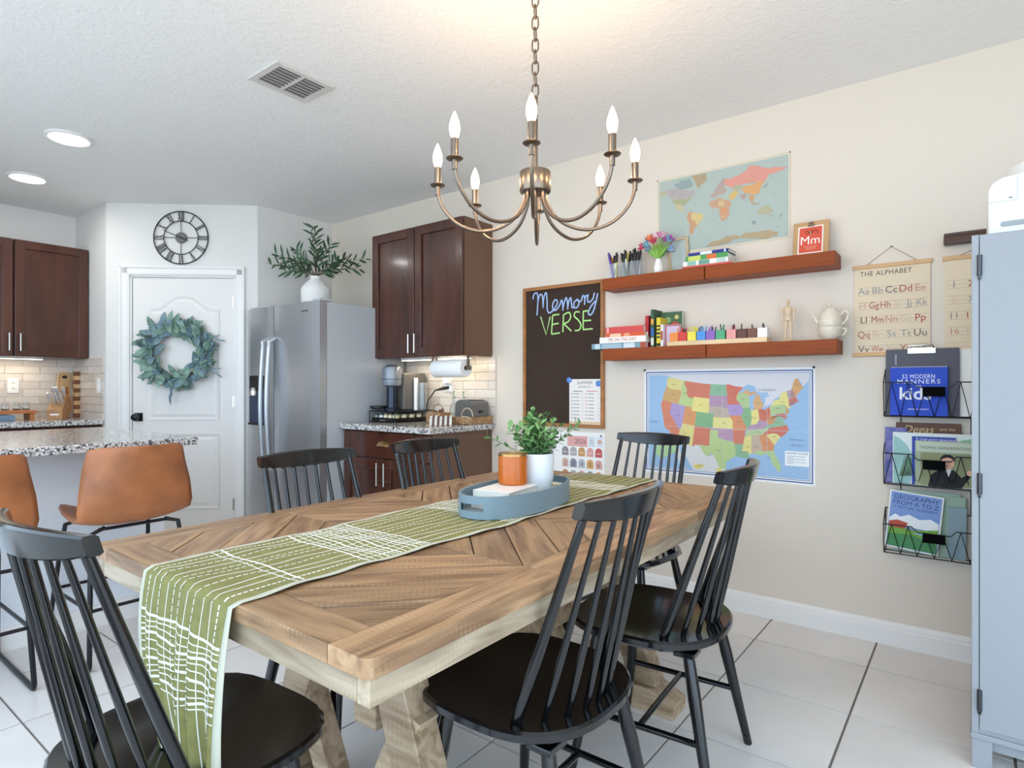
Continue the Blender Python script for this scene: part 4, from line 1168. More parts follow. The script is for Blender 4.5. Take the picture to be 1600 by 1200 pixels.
# ---- outlines for the printed maps and the chalk writing
WORLD = [('b9b58f', [(-1.408, 2.2666), (-1.368, 2.2668), (-1.3623, 2.2361), (-1.4051, 2.2335)]),
('b4a8a8', [(-1.368, 2.2668), (-1.3063, 2.2652), (-1.2623, 2.251), (-1.2137, 2.2387), (-1.1977, 2.2068), (-1.2137, 2.1994), (-1.2623, 2.1982), (-1.3314, 2.2087), (-1.3567, 2.235)]),
('8fa3a4', [(-1.323, 2.2899), (-1.2788, 2.302), (-1.2298, 2.3075), (-1.2137, 2.2622), (-1.246, 2.253), (-1.3063, 2.2705)]),
('a9ab84', [(-1.3314, 2.2087), (-1.2623, 2.1982), (-1.2191, 2.1979), (-1.2406, 2.1783), (-1.2569, 2.1603), (-1.3119, 2.1757), (-1.3258, 2.189)]),
('cdb98a', [(-1.3202, 2.1799), (-1.2788, 2.167), (-1.2733, 2.1474), (-1.2542, 2.1334), (-1.2623, 2.1296), (-1.2953, 2.1461), (-1.3119, 2.1651)]),
('b39a76', [(-1.2244, 2.3116), (-1.1397, 2.3168), (-1.1371, 2.2827), (-1.1712, 2.2561), (-1.1817, 2.2401), (-1.1977, 2.2694)]),
('cf9a70', [(-1.2433, 2.1157), (-1.2244, 2.1229), (-1.1817, 2.1075), (-1.1554, 2.0899), (-1.1659, 2.0658), (-1.187, 2.0434), (-1.2083, 2.0207), (-1.2217, 1.9941), (-1.2325, 2.0088), (-1.2298, 2.0556), (-1.246, 2.0899)]),
('dcc27e', [(-1.2244, 2.1124), (-1.1817, 2.108), (-1.1554, 2.0889), (-1.1685, 2.0637), (-1.1924, 2.0416), (-1.203, 2.0669), (-1.2244, 2.0836)]),
('cf9b7a', [(-1.119, 2.1607), (-1.0779, 2.1682), (-1.0476, 2.1548), (-1.0176, 2.1416), (-1.0076, 2.1246), (-1.0176, 2.1012), (-1.0176, 2.071), (-1.035, 2.0488), (-1.0526, 2.0391), (-1.0652, 2.059), (-1.0678, 2.1001), (-1.0779, 2.1173), (-1.1087, 2.1177), (-1.1241, 2.1411)]),
('e0c07e', [(-1.0728, 2.1469), (-1.0476, 2.1472), (-1.0526, 2.1228), (-1.0728, 2.1265)]),
('e2925c', [(-1.0627, 2.1094), (-1.0325, 2.109), (-1.03, 2.0782), (-1.0602, 2.0835)]),
('dba676', [(-1.0637, 2.075), (-1.0335, 2.0713), (-1.0476, 2.0448)]),
('b79b92', [(-1.119, 2.1812), (-1.0984, 2.2029), (-1.0881, 2.2213), (-1.0728, 2.2437), (-1.0476, 2.2689), (-1.0375, 2.2617), (-1.0425, 2.2172), (-1.0275, 2.199), (-1.0476, 2.1827), (-1.0779, 2.1835), (-1.0932, 2.1712)]),
('e79484', [(-1.0451, 2.2608), (-1.0076, 2.2554), (-0.9683, 2.2671), (-0.9296, 2.2835), (-0.9152, 2.3051), (-0.8914, 2.2998), (-0.8352, 2.275), (-0.7803, 2.2676), (-0.7354, 2.26), (-0.7577, 2.2458), (-0.803, 2.2389), (-0.826, 2.2365), (-0.8306, 2.2181), (-0.8445, 2.2015), (-0.8725, 2.2171), (-0.92, 2.2122), (-0.9781, 2.2192), (-1.0076, 2.2051), (-1.0375, 2.2263)]),
('b2ad8a', [(-1.0027, 2.2066), (-0.9781, 2.2182), (-0.944, 2.2062), (-0.9489, 2.1883), (-0.9879, 2.1811)]),
('dfb765', [(-1.0225, 2.1677), (-0.9928, 2.1896), (-0.9683, 2.1772), (-0.9928, 2.1469), (-1.0126, 2.1457)]),
('e6a160', [(-0.9537, 2.1843), (-0.9392, 2.2052), (-0.9009, 2.1999), (-0.8631, 2.2142), (-0.8445, 2.1967), (-0.8678, 2.1525), (-0.9009, 2.1516), (-0.9344, 2.1656)]),
('b59a98', [(-0.9683, 2.1622), (-0.9392, 2.1655), (-0.9296, 2.1547), (-0.944, 2.1277), (-0.9586, 2.1454)]),
('d59a68', [(-0.92, 2.1519), (-0.8961, 2.1502), (-0.8914, 2.1276), (-0.9056, 2.1156), (-0.9152, 2.1322)]),
('b09c8c', [(-0.9104, 2.1189), (-0.8631, 2.1017), (-0.8678, 2.0938), (-0.9009, 2.0999)]),
('8d979a', [(-0.8491, 2.1781), (-0.826, 2.1977), (-0.8237, 2.1899), (-0.8422, 2.1718)]),
('b7b08c', [(-0.8749, 2.0681), (-0.8491, 2.0806), (-0.826, 2.0836), (-0.8076, 2.0633), (-0.803, 2.048), (-0.8214, 2.0319), (-0.8445, 2.0456), (-0.8725, 2.0481)]),
('93a08f', [(-0.7757, 2.0143), (-0.7577, 2.0328), (-0.7577, 2.0256), (-0.7712, 2.0111)]),
('8d9a9c', [(-0.9056, 2.012), (-0.8938, 2.0198), (-0.8796, 2.0101), (-0.889, 1.9945), (-0.9009, 1.9989)]),
('b69c74', [(-1.1397, 1.9195), (-1.1138, 1.9389), (-1.0577, 1.946), (-0.9879, 1.9581), (-0.9537, 1.9453), (-0.944, 1.9588), (-0.8914, 1.9604), (-0.8352, 1.9589), (-0.7757, 1.9422), (-0.7803, 1.9213), (-0.8725, 1.9232), (-1.0176, 1.9248), (-1.1293, 1.9165)])]
MEMORY = [[(-2.2804, 1.7367), (-2.2708, 1.7672), (-2.2469, 1.7727), (-2.2402, 1.7293), (-2.2469, 1.6285)], [(-2.244, 1.6985), (-2.2279, 1.7554), (-2.2062, 1.7534), (-2.1996, 1.6715)], [(-2.1996, 1.6715), (-2.1931, 1.7406), (-2.1763, 1.7699), (-2.1689, 1.723), (-2.167, 1.6613), (-2.1531, 1.6387), (-2.1301, 1.6469), (-2.1027, 1.6715), (-2.0891, 1.7046), (-2.1073, 1.7176), (-2.1255, 1.6886), (-2.1209, 1.6538), (-2.0954, 1.6556), (-2.071, 1.6841), (-2.0594, 1.7118), (-2.0504, 1.6899), (-2.0486, 1.6444)], [(-2.0486, 1.652), (-2.0397, 1.6928), (-2.0237, 1.7238), (-2.0148, 1.6869), (-2.0131, 1.6492)], [(-2.0131, 1.6567), (-2.0043, 1.701), (-1.9911, 1.7208), (-1.9849, 1.6844), (-1.9806, 1.6579), (-1.9605, 1.6615)], [(-1.9449, 1.7048), (-1.9649, 1.6901), (-1.9675, 1.6605), (-1.9475, 1.6552), (-1.9303, 1.6798), (-1.9389, 1.705), (-1.9449, 1.7018), (-1.9174, 1.692), (-1.9071, 1.7184), (-1.8961, 1.7248), (-1.8901, 1.6984), (-1.8918, 1.6691)], [(-1.8901, 1.7058), (-1.8817, 1.7212), (-1.8665, 1.7242)], [(-1.8665, 1.7294), (-1.8707, 1.6967), (-1.8581, 1.681), (-1.833, 1.7007), (-1.823, 1.7362)], [(-1.7998, 1.7304), (-1.8122, 1.677), (-1.8288, 1.6275), (-1.8497, 1.6035), (-1.8648, 1.6156), (-1.8497, 1.651), (-1.8164, 1.6847)]]
VERSE = [[(-2.2185, 1.6187), (-2.1763, 1.5001), (-2.1439, 1.6134)], [(-2.1255, 1.6198), (-2.1347, 1.504)], [(-2.1255, 1.6213), (-2.0755, 1.6237)], [(-2.1301, 1.5627), (-2.0801, 1.5671)], [(-2.1347, 1.5017), (-2.071, 1.5059)], [(-2.0442, 1.6177), (-2.0486, 1.5085)], [(-2.0442, 1.6177), (-2.0043, 1.6298), (-1.9911, 1.6026), (-2.0087, 1.5738), (-2.0442, 1.561)], [(-2.0397, 1.5608), (-1.9867, 1.5125)], [(-1.926, 1.6261), (-1.9562, 1.6284), (-1.9649, 1.6044), (-1.9363, 1.5779), (-1.9174, 1.5471), (-1.9303, 1.5167), (-1.9605, 1.5148)], [(-1.9003, 1.6293), (-1.902, 1.5188)], [(-1.9003, 1.6293), (-1.8581, 1.6297)], [(-1.902, 1.5704), (-1.8455, 1.5703)], [(-1.902, 1.5166), (-1.8346, 1.5185)]]
USFIT = [[1.02313, 0.02453], [-0.00712, 1.10966], [-1.02044, 0.95442]]
STATES = [
('dcd9df', [(-127,49),(-116,49),(-104,49),(-95.2,49),(-94.6,48.7),(-92,48.3),(-89.6,48),(-88,48.7),(-85,47.9),(-84.5,46.5),(-82.5,45.9),(-80.5,45.9),(-79.9,44.6),(-81.5,44.6),(-82,43),(-83,42.1),(-79,42.8),(-79,43.5),(-76.3,44.1),(-74.7,45),(-71.5,45),(-70,46.7),(-69.2,47.4),(-67.8,47.1),(-67,45),(-64,46),(-60,50),(-66,56),(-96,57),(-127,56)]),
('dfe0e0', [(-117.1,32.5),(-114.8,32.5),(-111.07,31.33),(-108.2,31.33),(-108.2,31.8),(-106.6,31.8),(-104.5,29.6),(-103.2,29),(-101.4,29.77),(-100.3,28.3),(-99.2,26.4),(-97.2,25.95),(-97.8,22),(-105,21),(-107,24),(-109.5,26.5),(-112.7,30.5),(-114.5,31.5),(-112,27),(-110,23.5),(-112.5,25.5),(-115,29)]),
('e3d47c', [(-124.7,48.4),(-123,48.9),(-117.03,49),(-117.04,46.0),(-119,45.93),(-122.3,45.6),(-124,46.25)]),
('cf9a56', [(-124,46.25),(-122.3,45.6),(-119,45.93),(-117,46),(-116.5,45),(-117.03,44),(-117.03,42),(-124.2,42),(-124.5,42.8)]),
('d9714f', [(-124.2,42),(-120,42),(-120,39),(-114.63,35),(-114.5,32.75),(-117.1,32.5),(-118.5,34),(-120.6,34.5),(-122,36.8),(-122.5,37.8),(-124.4,40.4)]),
('a58cc4', [(-120,42),(-114.04,42),(-114.04,36.2),(-114.63,35),(-120,39)]),
('b5cd7c', [(-117.03,49),(-116.05,49),(-116.05,48),(-114.4,46.6),(-114.4,45.5),(-113,44.5),(-111.05,44.5),(-111.05,42),(-117.03,42),(-117.03,44),(-116.5,45),(-117,46)]),
('d4694f', [(-116.05,49),(-104.05,49),(-104.05,45),(-111.05,45),(-111.05,44.5),(-113,44.5),(-114.4,45.5),(-114.4,46.6),(-116.05,48)]),
('ecdc78', [(-111.05,45),(-104.05,45),(-104.05,41),(-111.05,41)]),
('dd8a4c', [(-114.04,42),(-111.05,42),(-111.05,41),(-109.05,41),(-109.05,37),(-114.04,37)]),
('e6d576', [(-114.04,37),(-109.05,37),(-109.05,31.33),(-111.07,31.33),(-114.8,32.5),(-114.63,35),(-114.04,36.2)]),
('73a970', [(-109.05,41),(-102.05,41),(-102.05,37),(-109.05,37)]),
('d4694f', [(-109.05,37),(-103,37),(-103,32),(-106.6,32),(-106.6,31.8),(-108.2,31.8),(-108.2,31.33),(-109.05,31.33)]),
('7db38a', [(-104.05,49),(-97.2,49),(-96.6,45.94),(-104.05,45.94)]),
('ad86a4', [(-104.05,45.94),(-96.6,45.94),(-96.4,42.5),(-98,42.8),(-104.05,43)]),
('b9a592', [(-104.05,43),(-98,42.8),(-96.4,42.5),(-95.8,40.6),(-95.3,40),(-102.05,40),(-102.05,41),(-104.05,41)]),
('e9dc7e', [(-102.05,40),(-95.3,40),(-94.6,39.1),(-94.6,37),(-102.05,37)]),
('b48aa8', [(-103,37),(-94.6,37),(-94.45,35.4),(-94.48,33.64),(-96.5,33.8),(-100,34.56),(-100,36.5),(-103,36.5)]),
('b2cd80', [(-103,36.5),(-100,36.5),(-100,34.56),(-96.5,33.8),(-94.48,33.64),(-94.04,33),(-93.8,31),(-93.8,29.7),(-95,29.2),(-97,28),(-97.2,25.95),(-99.2,26.4),(-100.3,28.3),(-101.4,29.77),(-102.5,29.75),(-103.2,29),(-104.5,29.6),(-106.6,31.8),(-106.6,32),(-103,32)]),
('d2614a', [(-97.2,49),(-95.2,49),(-94.6,48.7),(-92,48.3),(-89.6,48),(-92,46.7),(-92.8,45.6),(-92.8,44.7),(-91.2,43.5),(-96.45,43.5),(-96.6,45.94)]),
('a78ac6', [(-96.45,43.5),(-91.2,43.5),(-90.2,41.8),(-91.1,40.7),(-91.7,40.6),(-95.8,40.6),(-96.4,42.5)]),
('dd8350', [(-95.8,40.6),(-91.7,40.6),(-91.4,40.4),(-90.7,39),(-89.5,37.3),(-89.5,36.5),(-94.6,36.5),(-94.6,39.1),(-95.3,40)]),
('d4694f', [(-94.6,36.5),(-90.1,36.5),(-90.4,35),(-91.1,33),(-94.04,33),(-94.48,33.64),(-94.45,35.4)]),
('7fb183', [(-94.04,33),(-91.1,33),(-91.6,31),(-89.7,31),(-89.6,30.2),(-89.2,29.2),(-91,29.2),(-93.8,29.7),(-93.8,31)]),
('a9c584', [(-92.8,45.6),(-92,46.7),(-90.4,46.6),(-88,45.8),(-87.7,45),(-87.8,42.5),(-90.6,42.5),(-91.2,43.5),(-92.8,44.7)]),
('78ac74', [(-90.6,42.5),(-87.8,42.5),(-87.5,41.7),(-87.5,39.3),(-88.1,37.9),(-89.1,37),(-89.5,37.3),(-90.7,39),(-91.4,40.4),(-90.2,41.8)]),
('eadb7a', [(-87.5,41.7),(-84.8,41.75),(-84.8,39.1),(-86,38),(-88.1,37.9),(-87.5,39.3)]),
('d9a266', [(-86.8,41.76),(-84.8,41.75),(-83.4,41.75),(-82.5,43),(-83.3,44),(-83.4,45.2),(-84.8,45.8),(-85.6,45),(-86.5,43.7),(-86.2,42.5)]),
('d9a266', [(-90.4,46.6),(-88,47.4),(-87.5,46.5),(-84.5,46.5),(-84.8,46),(-87.3,45.5),(-88,45.8)]),
('cc5f44', [(-84.8,41.75),(-83.4,41.75),(-82.5,41.4),(-80.52,42),(-80.52,40.6),(-81.8,39),(-82.6,38.4),(-84.8,39.1)]),
('b08aa6', [(-89.4,36.5),(-89.1,37),(-88.1,37.9),(-86,38),(-84.8,39.1),(-82.6,38.4),(-82,37.5),(-83.7,36.6)]),
('b3c289', [(-90.3,35),(-89.5,36.5),(-83.7,36.6),(-81.7,36.6),(-84.3,35)]),
('ead97a', [(-91.1,33),(-90.4,35),(-88.2,35),(-88.5,31.9),(-88.4,30.4),(-89.6,30.2),(-89.7,31),(-91.6,31)]),
('c4a890', [(-88.2,35),(-85.6,35),(-85,32.3),(-85,31),(-87.6,31),(-87.5,30.3),(-88.4,30.4),(-88.5,31.9)]),
('dc8650', [(-85.6,35),(-83.1,35),(-81,32),(-81.5,30.7),(-85,30.8),(-85,32.3)]),
('aecb84', [(-87.6,31),(-85,31),(-84.9,30.7),(-81.5,30.7),(-81.3,29.7),(-80.1,27),(-80.4,25.2),(-81.2,25.2),(-82.7,27.7),(-82.8,29),(-84,30.1),(-85.4,29.7),(-87.5,30.3)]),
('e8d982', [(-83.1,35),(-81,35.1),(-79.6,34.8),(-78.6,33.9),(-81,32)]),
('d2614a', [(-84.3,35),(-81.7,36.6),(-75.9,36.55),(-75.5,35.2),(-78,33.9),(-78.6,33.9),(-79.6,34.8),(-81,35.1),(-83.1,35)]),
('86b18c', [(-83.7,36.6),(-82,37.5),(-80.3,37.5),(-78.3,39.4),(-77,38.8),(-76.2,37),(-75.9,36.55)]),
('d58a58', [(-82.6,38.4),(-81.8,39),(-80.52,40.6),(-80.5,39.7),(-77.8,39.2),(-78.3,39.4),(-80.3,37.5),(-82,37.5)]),
('c7766a', [(-79.5,39.72),(-75.8,39.72),(-75.1,38.5),(-76,38),(-77,38.8),(-78.3,39.4)]),
('a9c584', [(-80.52,42),(-79.76,42.3),(-79.76,42),(-75.3,42),(-74.7,41.4),(-75.1,40),(-75.8,39.72),(-80.52,39.72)]),
('d49a5c', [(-74.7,41.4),(-73.9,41),(-74.1,39.8),(-74.9,39),(-75.5,39.5),(-75.1,40)]),
('e9da7a', [(-79.76,42.3),(-78.9,42.9),(-79,43.3),(-76.3,43.5),(-76.2,44.2),(-74.7,45),(-73.3,45),(-73.3,42.8),(-73.5,42),(-73.7,41),(-72,41),(-74.2,40.6),(-74.7,41.4),(-75.3,42),(-79.76,42)]),
('b390a8', [(-73.3,45),(-71.5,45),(-72.5,42.7),(-73.3,42.8)]),
('b08078', [(-71.5,45),(-71.1,45.3),(-70.7,43),(-72.5,42.7)]),
('dd9a58', [(-71.1,45.3),(-70,46.7),(-69.2,47.4),(-68,47.3),(-67.8,45.8),(-67,44.8),(-70.7,43)]),
('cf6a58', [(-73.3,42.8),(-70.7,43),(-70,41.7),(-71.1,41.5),(-73.5,42)]),
('b06a80', [(-73.5,42),(-71.1,41.9),(-71.2,41.4),(-73.7,41)])]
# ================================================================ WALL PRINTS
def flat(m, poly, y): 
    o = len(m.v); k = len(poly)
    ar = sum(poly[i][0]*poly[(i+1) % k][1]-poly[(i+1) % k][0]*poly[i][1] for i in range(k))
    if ar < 0: poly = poly[::-1]
    m.v += [(x, y, z) for x, z in poly]; m.face(list(range(o, o+k)))
def rect(m, x0, z0, x1, z1, y): flat(m, [(x0, z0), (x1, z0), (x1, z1), (x0, z1)], y)
def border(m, x0, z0, x1, z1, w, y):
    for a in ((x0, z0, x1, z0+w), (x0, z1-w, x1, z1), (x0, z0+w, x0+w, z1-w), (x1-w, z0+w, x1, z1-w)): rect(m, *a, y)
def clipbox(p, x0, z0, x1, z1):
    for a, b, c in ((-1, 0, -x0), (1, 0, x1), (0, -1, -z0), (0, 1, z1)):
        if len(p) < 3: return []
        p = clip_poly(p, a, b, c)
    return p
INK = {}
def fade(h, t, to='d9d4cb'):
    return ''.join('%02x' % round(int(h[i:i+2], 16)*(1-t)+int(to[i:i+2], 16)*t) for i in (0, 2, 4))
def ink(h): 
    if h not in INK: INK[h] = P('print_'+h, h, .75)
    return INK[h]
def localise(m, loc): m.v = [(x-loc[0], y-loc[1], z-loc[2]) for x, y, z in m.v]; return m
def printed(name, layers, parent, loc):
    """layers: list of (hex, mesh builder); joined as one flat print with several inks"""
    big = M(); mats = []
    for h, m in layers:
        if not m.f: continue
        big.cur = len(mats); big.add(m.v, m.f); mats.append(ink(h))
    localise(big, loc)
    return big.build(name, mats, parent)
def sheet(x0, z0, x1, z1, y0, y1, amp=.0, nx=24, nz=16):
    """thin paper sheet with slight waviness"""
    def f(a, b): return (x0+(x1-x0)*a, y0-amp*(.5+.5*math.sin(a*9+b*3))*abs(2*b-1)**2, z0+(z1-z0)*b)
    return M().grid(f, nx, nz)

# ---- world map poster
WX0, WX1, WZ0, WZ1 = -1.421, -.716, 1.90, 2.332
loc = ((WX0+WX1)/2, YW, (WZ0+WZ1)/2)
wm = thing('world_map_poster', 'pale blue world map poster with cream border above the upper shelf', 'map', loc)
localise(M().box(WX0, YW-.0012, WZ0, WX1, YW-.0002, WZ1), loc).build('sheet', P('cream_paper', 'e9dcc6', .7), wm)
sea = M(); rect(sea, WX0+.012, WZ0+.012, WX1-.012, WZ1-.012, YW-.0016)
lay = [('b1bcb3', sea)]
rw = random.Random(77)
def coast(p, amp, depth=3):
    """roughen an outline by midpoint displacement"""
    for d in range(depth):
        q = []
        for i in range(len(p)):
            a, b = p[i], p[(i+1) % len(p)]; L = math.dist(a, b)
            q += [a, ((a[0]+b[0])/2+rw.uniform(-1, 1)*L*amp, (a[1]+b[1])/2+rw.uniform(-1, 1)*L*amp)]
        p = q
    return p
for c, p in WORLD:
    p = coast(p, .13)
    m = M(); p = clipbox(p, WX0+.013, WZ0+.013, WX1-.013, WZ1-.013)
    if len(p) > 2: flat(m, p, YW-.0019-.00005*len(lay))
    lay.append((fade(c, .2, 'b8b4a4'), m))
bm = M(); border(bm, WX0+.004, WZ0+.004, WX1-.004, WZ1-.004, .002, YW-.0017)
lay.append(('b09a78', bm))
rgm = random.Random(2); spk = M()
for i in range(46):
    x, z = rgm.uniform(WX0+.04, WX1-.04), rgm.uniform(WZ0+.06, WZ1-.03); rect(spk, x, z, x+rgm.uniform(.004, .012), z+.0016, YW-.0034)
lay.append(('6f7d7c', spk))
printed('map_print', lay, wm, loc)
for x in (WX0+.004, WX1-.006):
    M().ball((x-loc[0], -.006, WZ1-.005-loc[2]), .004, 8, 5).build('pin', BRONZE, wm, smooth=60)

# ---- map of the states
UX0_, UX1_, UZ0_, UZ1_ = -1.50, -.608, .682, 1.262
loc = ((UX0_+UX1_)/2, YW, (UZ0_+UZ1_)/2)
um = thing('states_map_poster', 'colourful wall map of the states with a blue double border', 'map', loc)
localise(sheet(UX0_, UZ0_, UX1_, UZ1_, YW-.0012, 0, .0), loc).build('sheet', PAPER, um, solid=.0008)
def alb(lon, lat):
    r_ = math.radians; p1, p2, p0, l0 = r_(29.5), r_(45.5), r_(37.5), r_(-96)
    nn = (math.sin(p1)+math.sin(p2))/2; C_ = math.cos(p1)**2+2*nn*math.sin(p1)
    rho = lambda p: math.sqrt(C_-2*nn*math.sin(p))/nn
    t = nn*(r_(lon)-l0); R_ = rho(r_(lat)); a, b = R_*math.sin(t), rho(p0)-R_*math.cos(t)
    return (a*USFIT[0][0]+b*USFIT[1][0]+USFIT[2][0], a*USFIT[0][1]+b*USFIT[1][1]+USFIT[2][1])
IX0, IX1, IZ0, IZ1 = UX0_+.03, UX1_-.028, UZ0_+.03, UZ1_-.03
sea = M(); rect(sea, IX0, IZ0, IX1, IZ1, YW-.0018)
bo = M(); border(bo, UX0_+.012, UZ0_+.012, UX1_-.010, UZ1_-.012, .006, YW-.0018); border(bo, UX0_+.024, UZ0_+.024, UX1_-.022, UZ1_-.024, .003, YW-.0018)
lay = [('9fbedd', sea), ('3f5f9e', bo)]
dep = [.0021]
for c, poly in STATES:
    pts = []
    for i in range(len(poly)):
        a, b = poly[i], poly[(i+1) % len(poly)]
        n_ = max(1, int(abs(a[0]-b[0])/3))
        for k in range(n_): pts.append(alb(a[0]+(b[0]-a[0])*k/n_, a[1]+(b[1]-a[1])*k/n_))
    pts = clipbox(pts, IX0+.001, IZ0+.001, IX1-.001, IZ1-.001)
    if len(pts) < 3: continue
    m = M(); dep[0] += .000012; flat(m, pts, YW-dep[0]); lay.append((fade(c, .22), m))
ex = M()
for x, z, r_ in ((-1.19, .735, .02), (-1.165, .74, .012), (-1.07, .725, .016), (-1.085, .71, .008)): flat(ex, [(x+r_*math.cos(i*PI/5)*(1+.25*math.sin(i*3)), z+r_*.7*math.sin(i*PI/5)) for i in range(10)], YW-.0032)
lay.append(('e6d678', ex))
al = M(); flat(al, [(-1.44, .80), (-1.41, .855), (-1.36, .87), (-1.31, .85), (-1.315, .80), (-1.36, .78), (-1.40, .76)], YW-.0032); lay.append(('b2d3a0', al))
lg = M(); rect(lg, -.745, .775, -.635, .848, YW-.0034); lay.append(('f4f4f2', lg))
tx = M(); text(tx, 'UNITED STATES', .0135, (-.69, YW-.0038, .837), width=.098); lay.append(('46587e', tx))
for i in range(6): rect(tx, -.735, .822-.007*i, -.735+(.03 if i % 2 else .085), .8235-.007*i, YW-.0038)
for s, x, z, sz in (('Atlantic', -.69, .905, .014), ('Ocean', -.69, .878, .014), ('CANADA', -.83, 1.15, .015), ('Gulf of Mexico', -.90, .752, .011), ('Pacific Ocean', -1.44, .97, .010)): text(tx, s, sz, (x, YW-.0038, z), spacing=1.5 if len(s) < 9 else 1)
sm = M(); rs_ = random.Random(9)
for c, poly in STATES[2:]:
    cx, cy = sum(p[0] for p in poly)/len(poly), sum(p[1] for p in poly)/len(poly); x, z = alb(cx, cy)
    if IX0 < x-.02 and x+.02 < IX1: rect(sm, x-.011, z-.0012, x+.011, z+.0008, YW-.0036)
    for k in range(2):
        xx, zz = x+rs_.uniform(-.02, .02), z+rs_.uniform(-.014, .014)
        if IX0+.01 < xx < IX1-.02: rect(sm, xx, zz, xx+.007, zz+.0009, YW-.0036)
lay.append(('8a7a6a', sm))
cr_ = M()
for f in (.25, .5, .75): rect(cr_, UX0_+(UX1_-UX0_)*f, UZ0_, UX0_+(UX1_-UX0_)*f+.0012, UZ1_, YW-.0039)
rect(cr_, UX0_, .945, UX1_, .9465, YW-.0039); lay.append(('c9d6e4', cr_))
printed('map_print', lay, um, loc)
for x in (UX0_+.006, UX1_-.006): M().ball((x-loc[0], -.0085, UZ1_-.002-loc[2]), .006, 8, 5).build('pin', BLACK, um, smooth=60)

# ---- chalkboard with frame
BX0, BX1, BZ0, BZ1 = -2.354, -1.754, .915, 1.811
loc = ((BX0+BX1)/2, YW, (BZ0+BZ1)/2)
cb = thing('chalkboard', 'oak-framed dark chalkboard lettered in blue and green chalk', 'chalkboard', loc)
localise(M().box(BX0+.015, YW-.008, BZ0+.015, BX1-.015, YW-.001, BZ1-.015), loc).build('board', P('chalkboard_slate', '41332c', .85, spec=.2, var=(3, .1)), cb)
FRM = P('oak_frame', 'a9703c', .5, var=(5, .2), stretch=(1, 1, 5))
for x0, z0, x1, z1 in ((BX0, BZ0, BX0+.022, BZ1), (BX1-.022, BZ0, BX1, BZ1), (BX0+.022, BZ0, BX1-.022, BZ0+.022), (BX0+.022, BZ1-.022, BX1-.022, BZ1)):
    localise(M().box(x0, YW-.02, z0, x1, YW-.001, z1), loc).build('frame_side', FRM, cb, bevel=.002)
def smooth_line(p, n=5):
    out = []
    for i in range(len(p)-1):
        p0, p1, p2, p3 = p[max(0, i-1)], p[i], p[i+1], p[min(len(p)-1, i+2)]
        for k in range(n):
            q = k/n
            out.append(tuple(.5*((2*p1[j])+(-p0[j]+p2[j])*q+(2*p0[j]-5*p1[j]+4*p2[j]-p3[j])*q*q+(-p0[j]+3*p1[j]-3*p2[j]+p3[j])*q**3) for j in (0, 1)))
    return out+[p[-1]]
for nm, strokes, h, sm_ in (('chalk_lettering_blue', MEMORY, 'a9c3ef', 1), ('chalk_lettering_green', VERSE, 'b5e58c', 0)):
    m = M()
    for s in strokes:
        pts = smooth_line(s) if sm_ or len(s) > 4 else s
        m.path([(x, YW-.0088, z) for x, z in pts], .0046, 6)
        for i in range(len(m.v)): pass
    m.v = [(x, YW-.0085+(y-(YW-.0088))*.15, z) for x, y, z in m.v]
    localise(m, loc).build(nm, ink(h), cb)
# ---- list pinned to the chalkboard
PX0, PX1, PZ0, PZ1 = -2.0, -1.775, .932, 1.213
loc = ((PX0+PX1)/2, YW-.009, (PZ0+PZ1)/2)
pp = thing('summer_list', 'printed summer checklist held on the chalkboard by blue magnets', 'paper', loc)
localise(M().box(PX0, YW-.0098, PZ0, PX1, YW-.009, PZ1), loc).build('sheet', P('pale_print_paper', 'f1e9e2', .8), pp)
a, b, c_ = M(), M(), M(); y = YW-.0102
text(a, 'SUMMER', .026, (-1.888, y, 1.19), spacing=1.15); text(a, 'BUCKET LIST', .015, (-1.888, y, 1.165))
rect(b, -1.975, 1.136, -1.905, 1.141, y); rect(c_, -1.875, 1.136, -1.80, 1.141, y)
for i in range(8):
    z = 1.12-.0215*i
    rect(b, -1.985, z, -1.975, z+.006, y); rect(a, -1.968, z+.001, -1.928, z+.004, y); text(a, 'x' if i == 5 else 'v', .014, (-1.905, y, z+.003))
    rect(c_, -1.885, z, -1.875, z+.006, y); rect(a, -1.866, z+.001, -1.826, z+.004, y)
    if i in (0, 1, 3, 4, 6): text(a, 'v', .014, (-1.795, y, z+.003))
d_ = M()
for i in range(9): flat(d_, [(-1.985+.024*i+.012*math.cos(t*PI/4), .946+.008*math.sin(t*PI/4)) for t in range(8)], y)
printed('print', [('5c5350', a), ('8d8a86', b), ('d08a80', c_), ('e5bf8f', d_)], pp, loc)
for k, (x, z) in enumerate(((-2.0, 1.207), (-1.793, 1.186))):
    mg = tag(M().lathe([(.017, 0), (.018, .004), (.012, .009), (.001, .01)], 20).xform(Matrix.Rotation(PI/2, 4, 'X')).build('magnet', P('blue_magnet', '5f93d8', .4), smooth=50), ('round blue magnet at the upper left of the summer list' if k == 0 else 'round blue magnet at the upper right of the summer list'), 'magnet', 'blue magnets')
    mg.location = (x, YW-.0099, z)
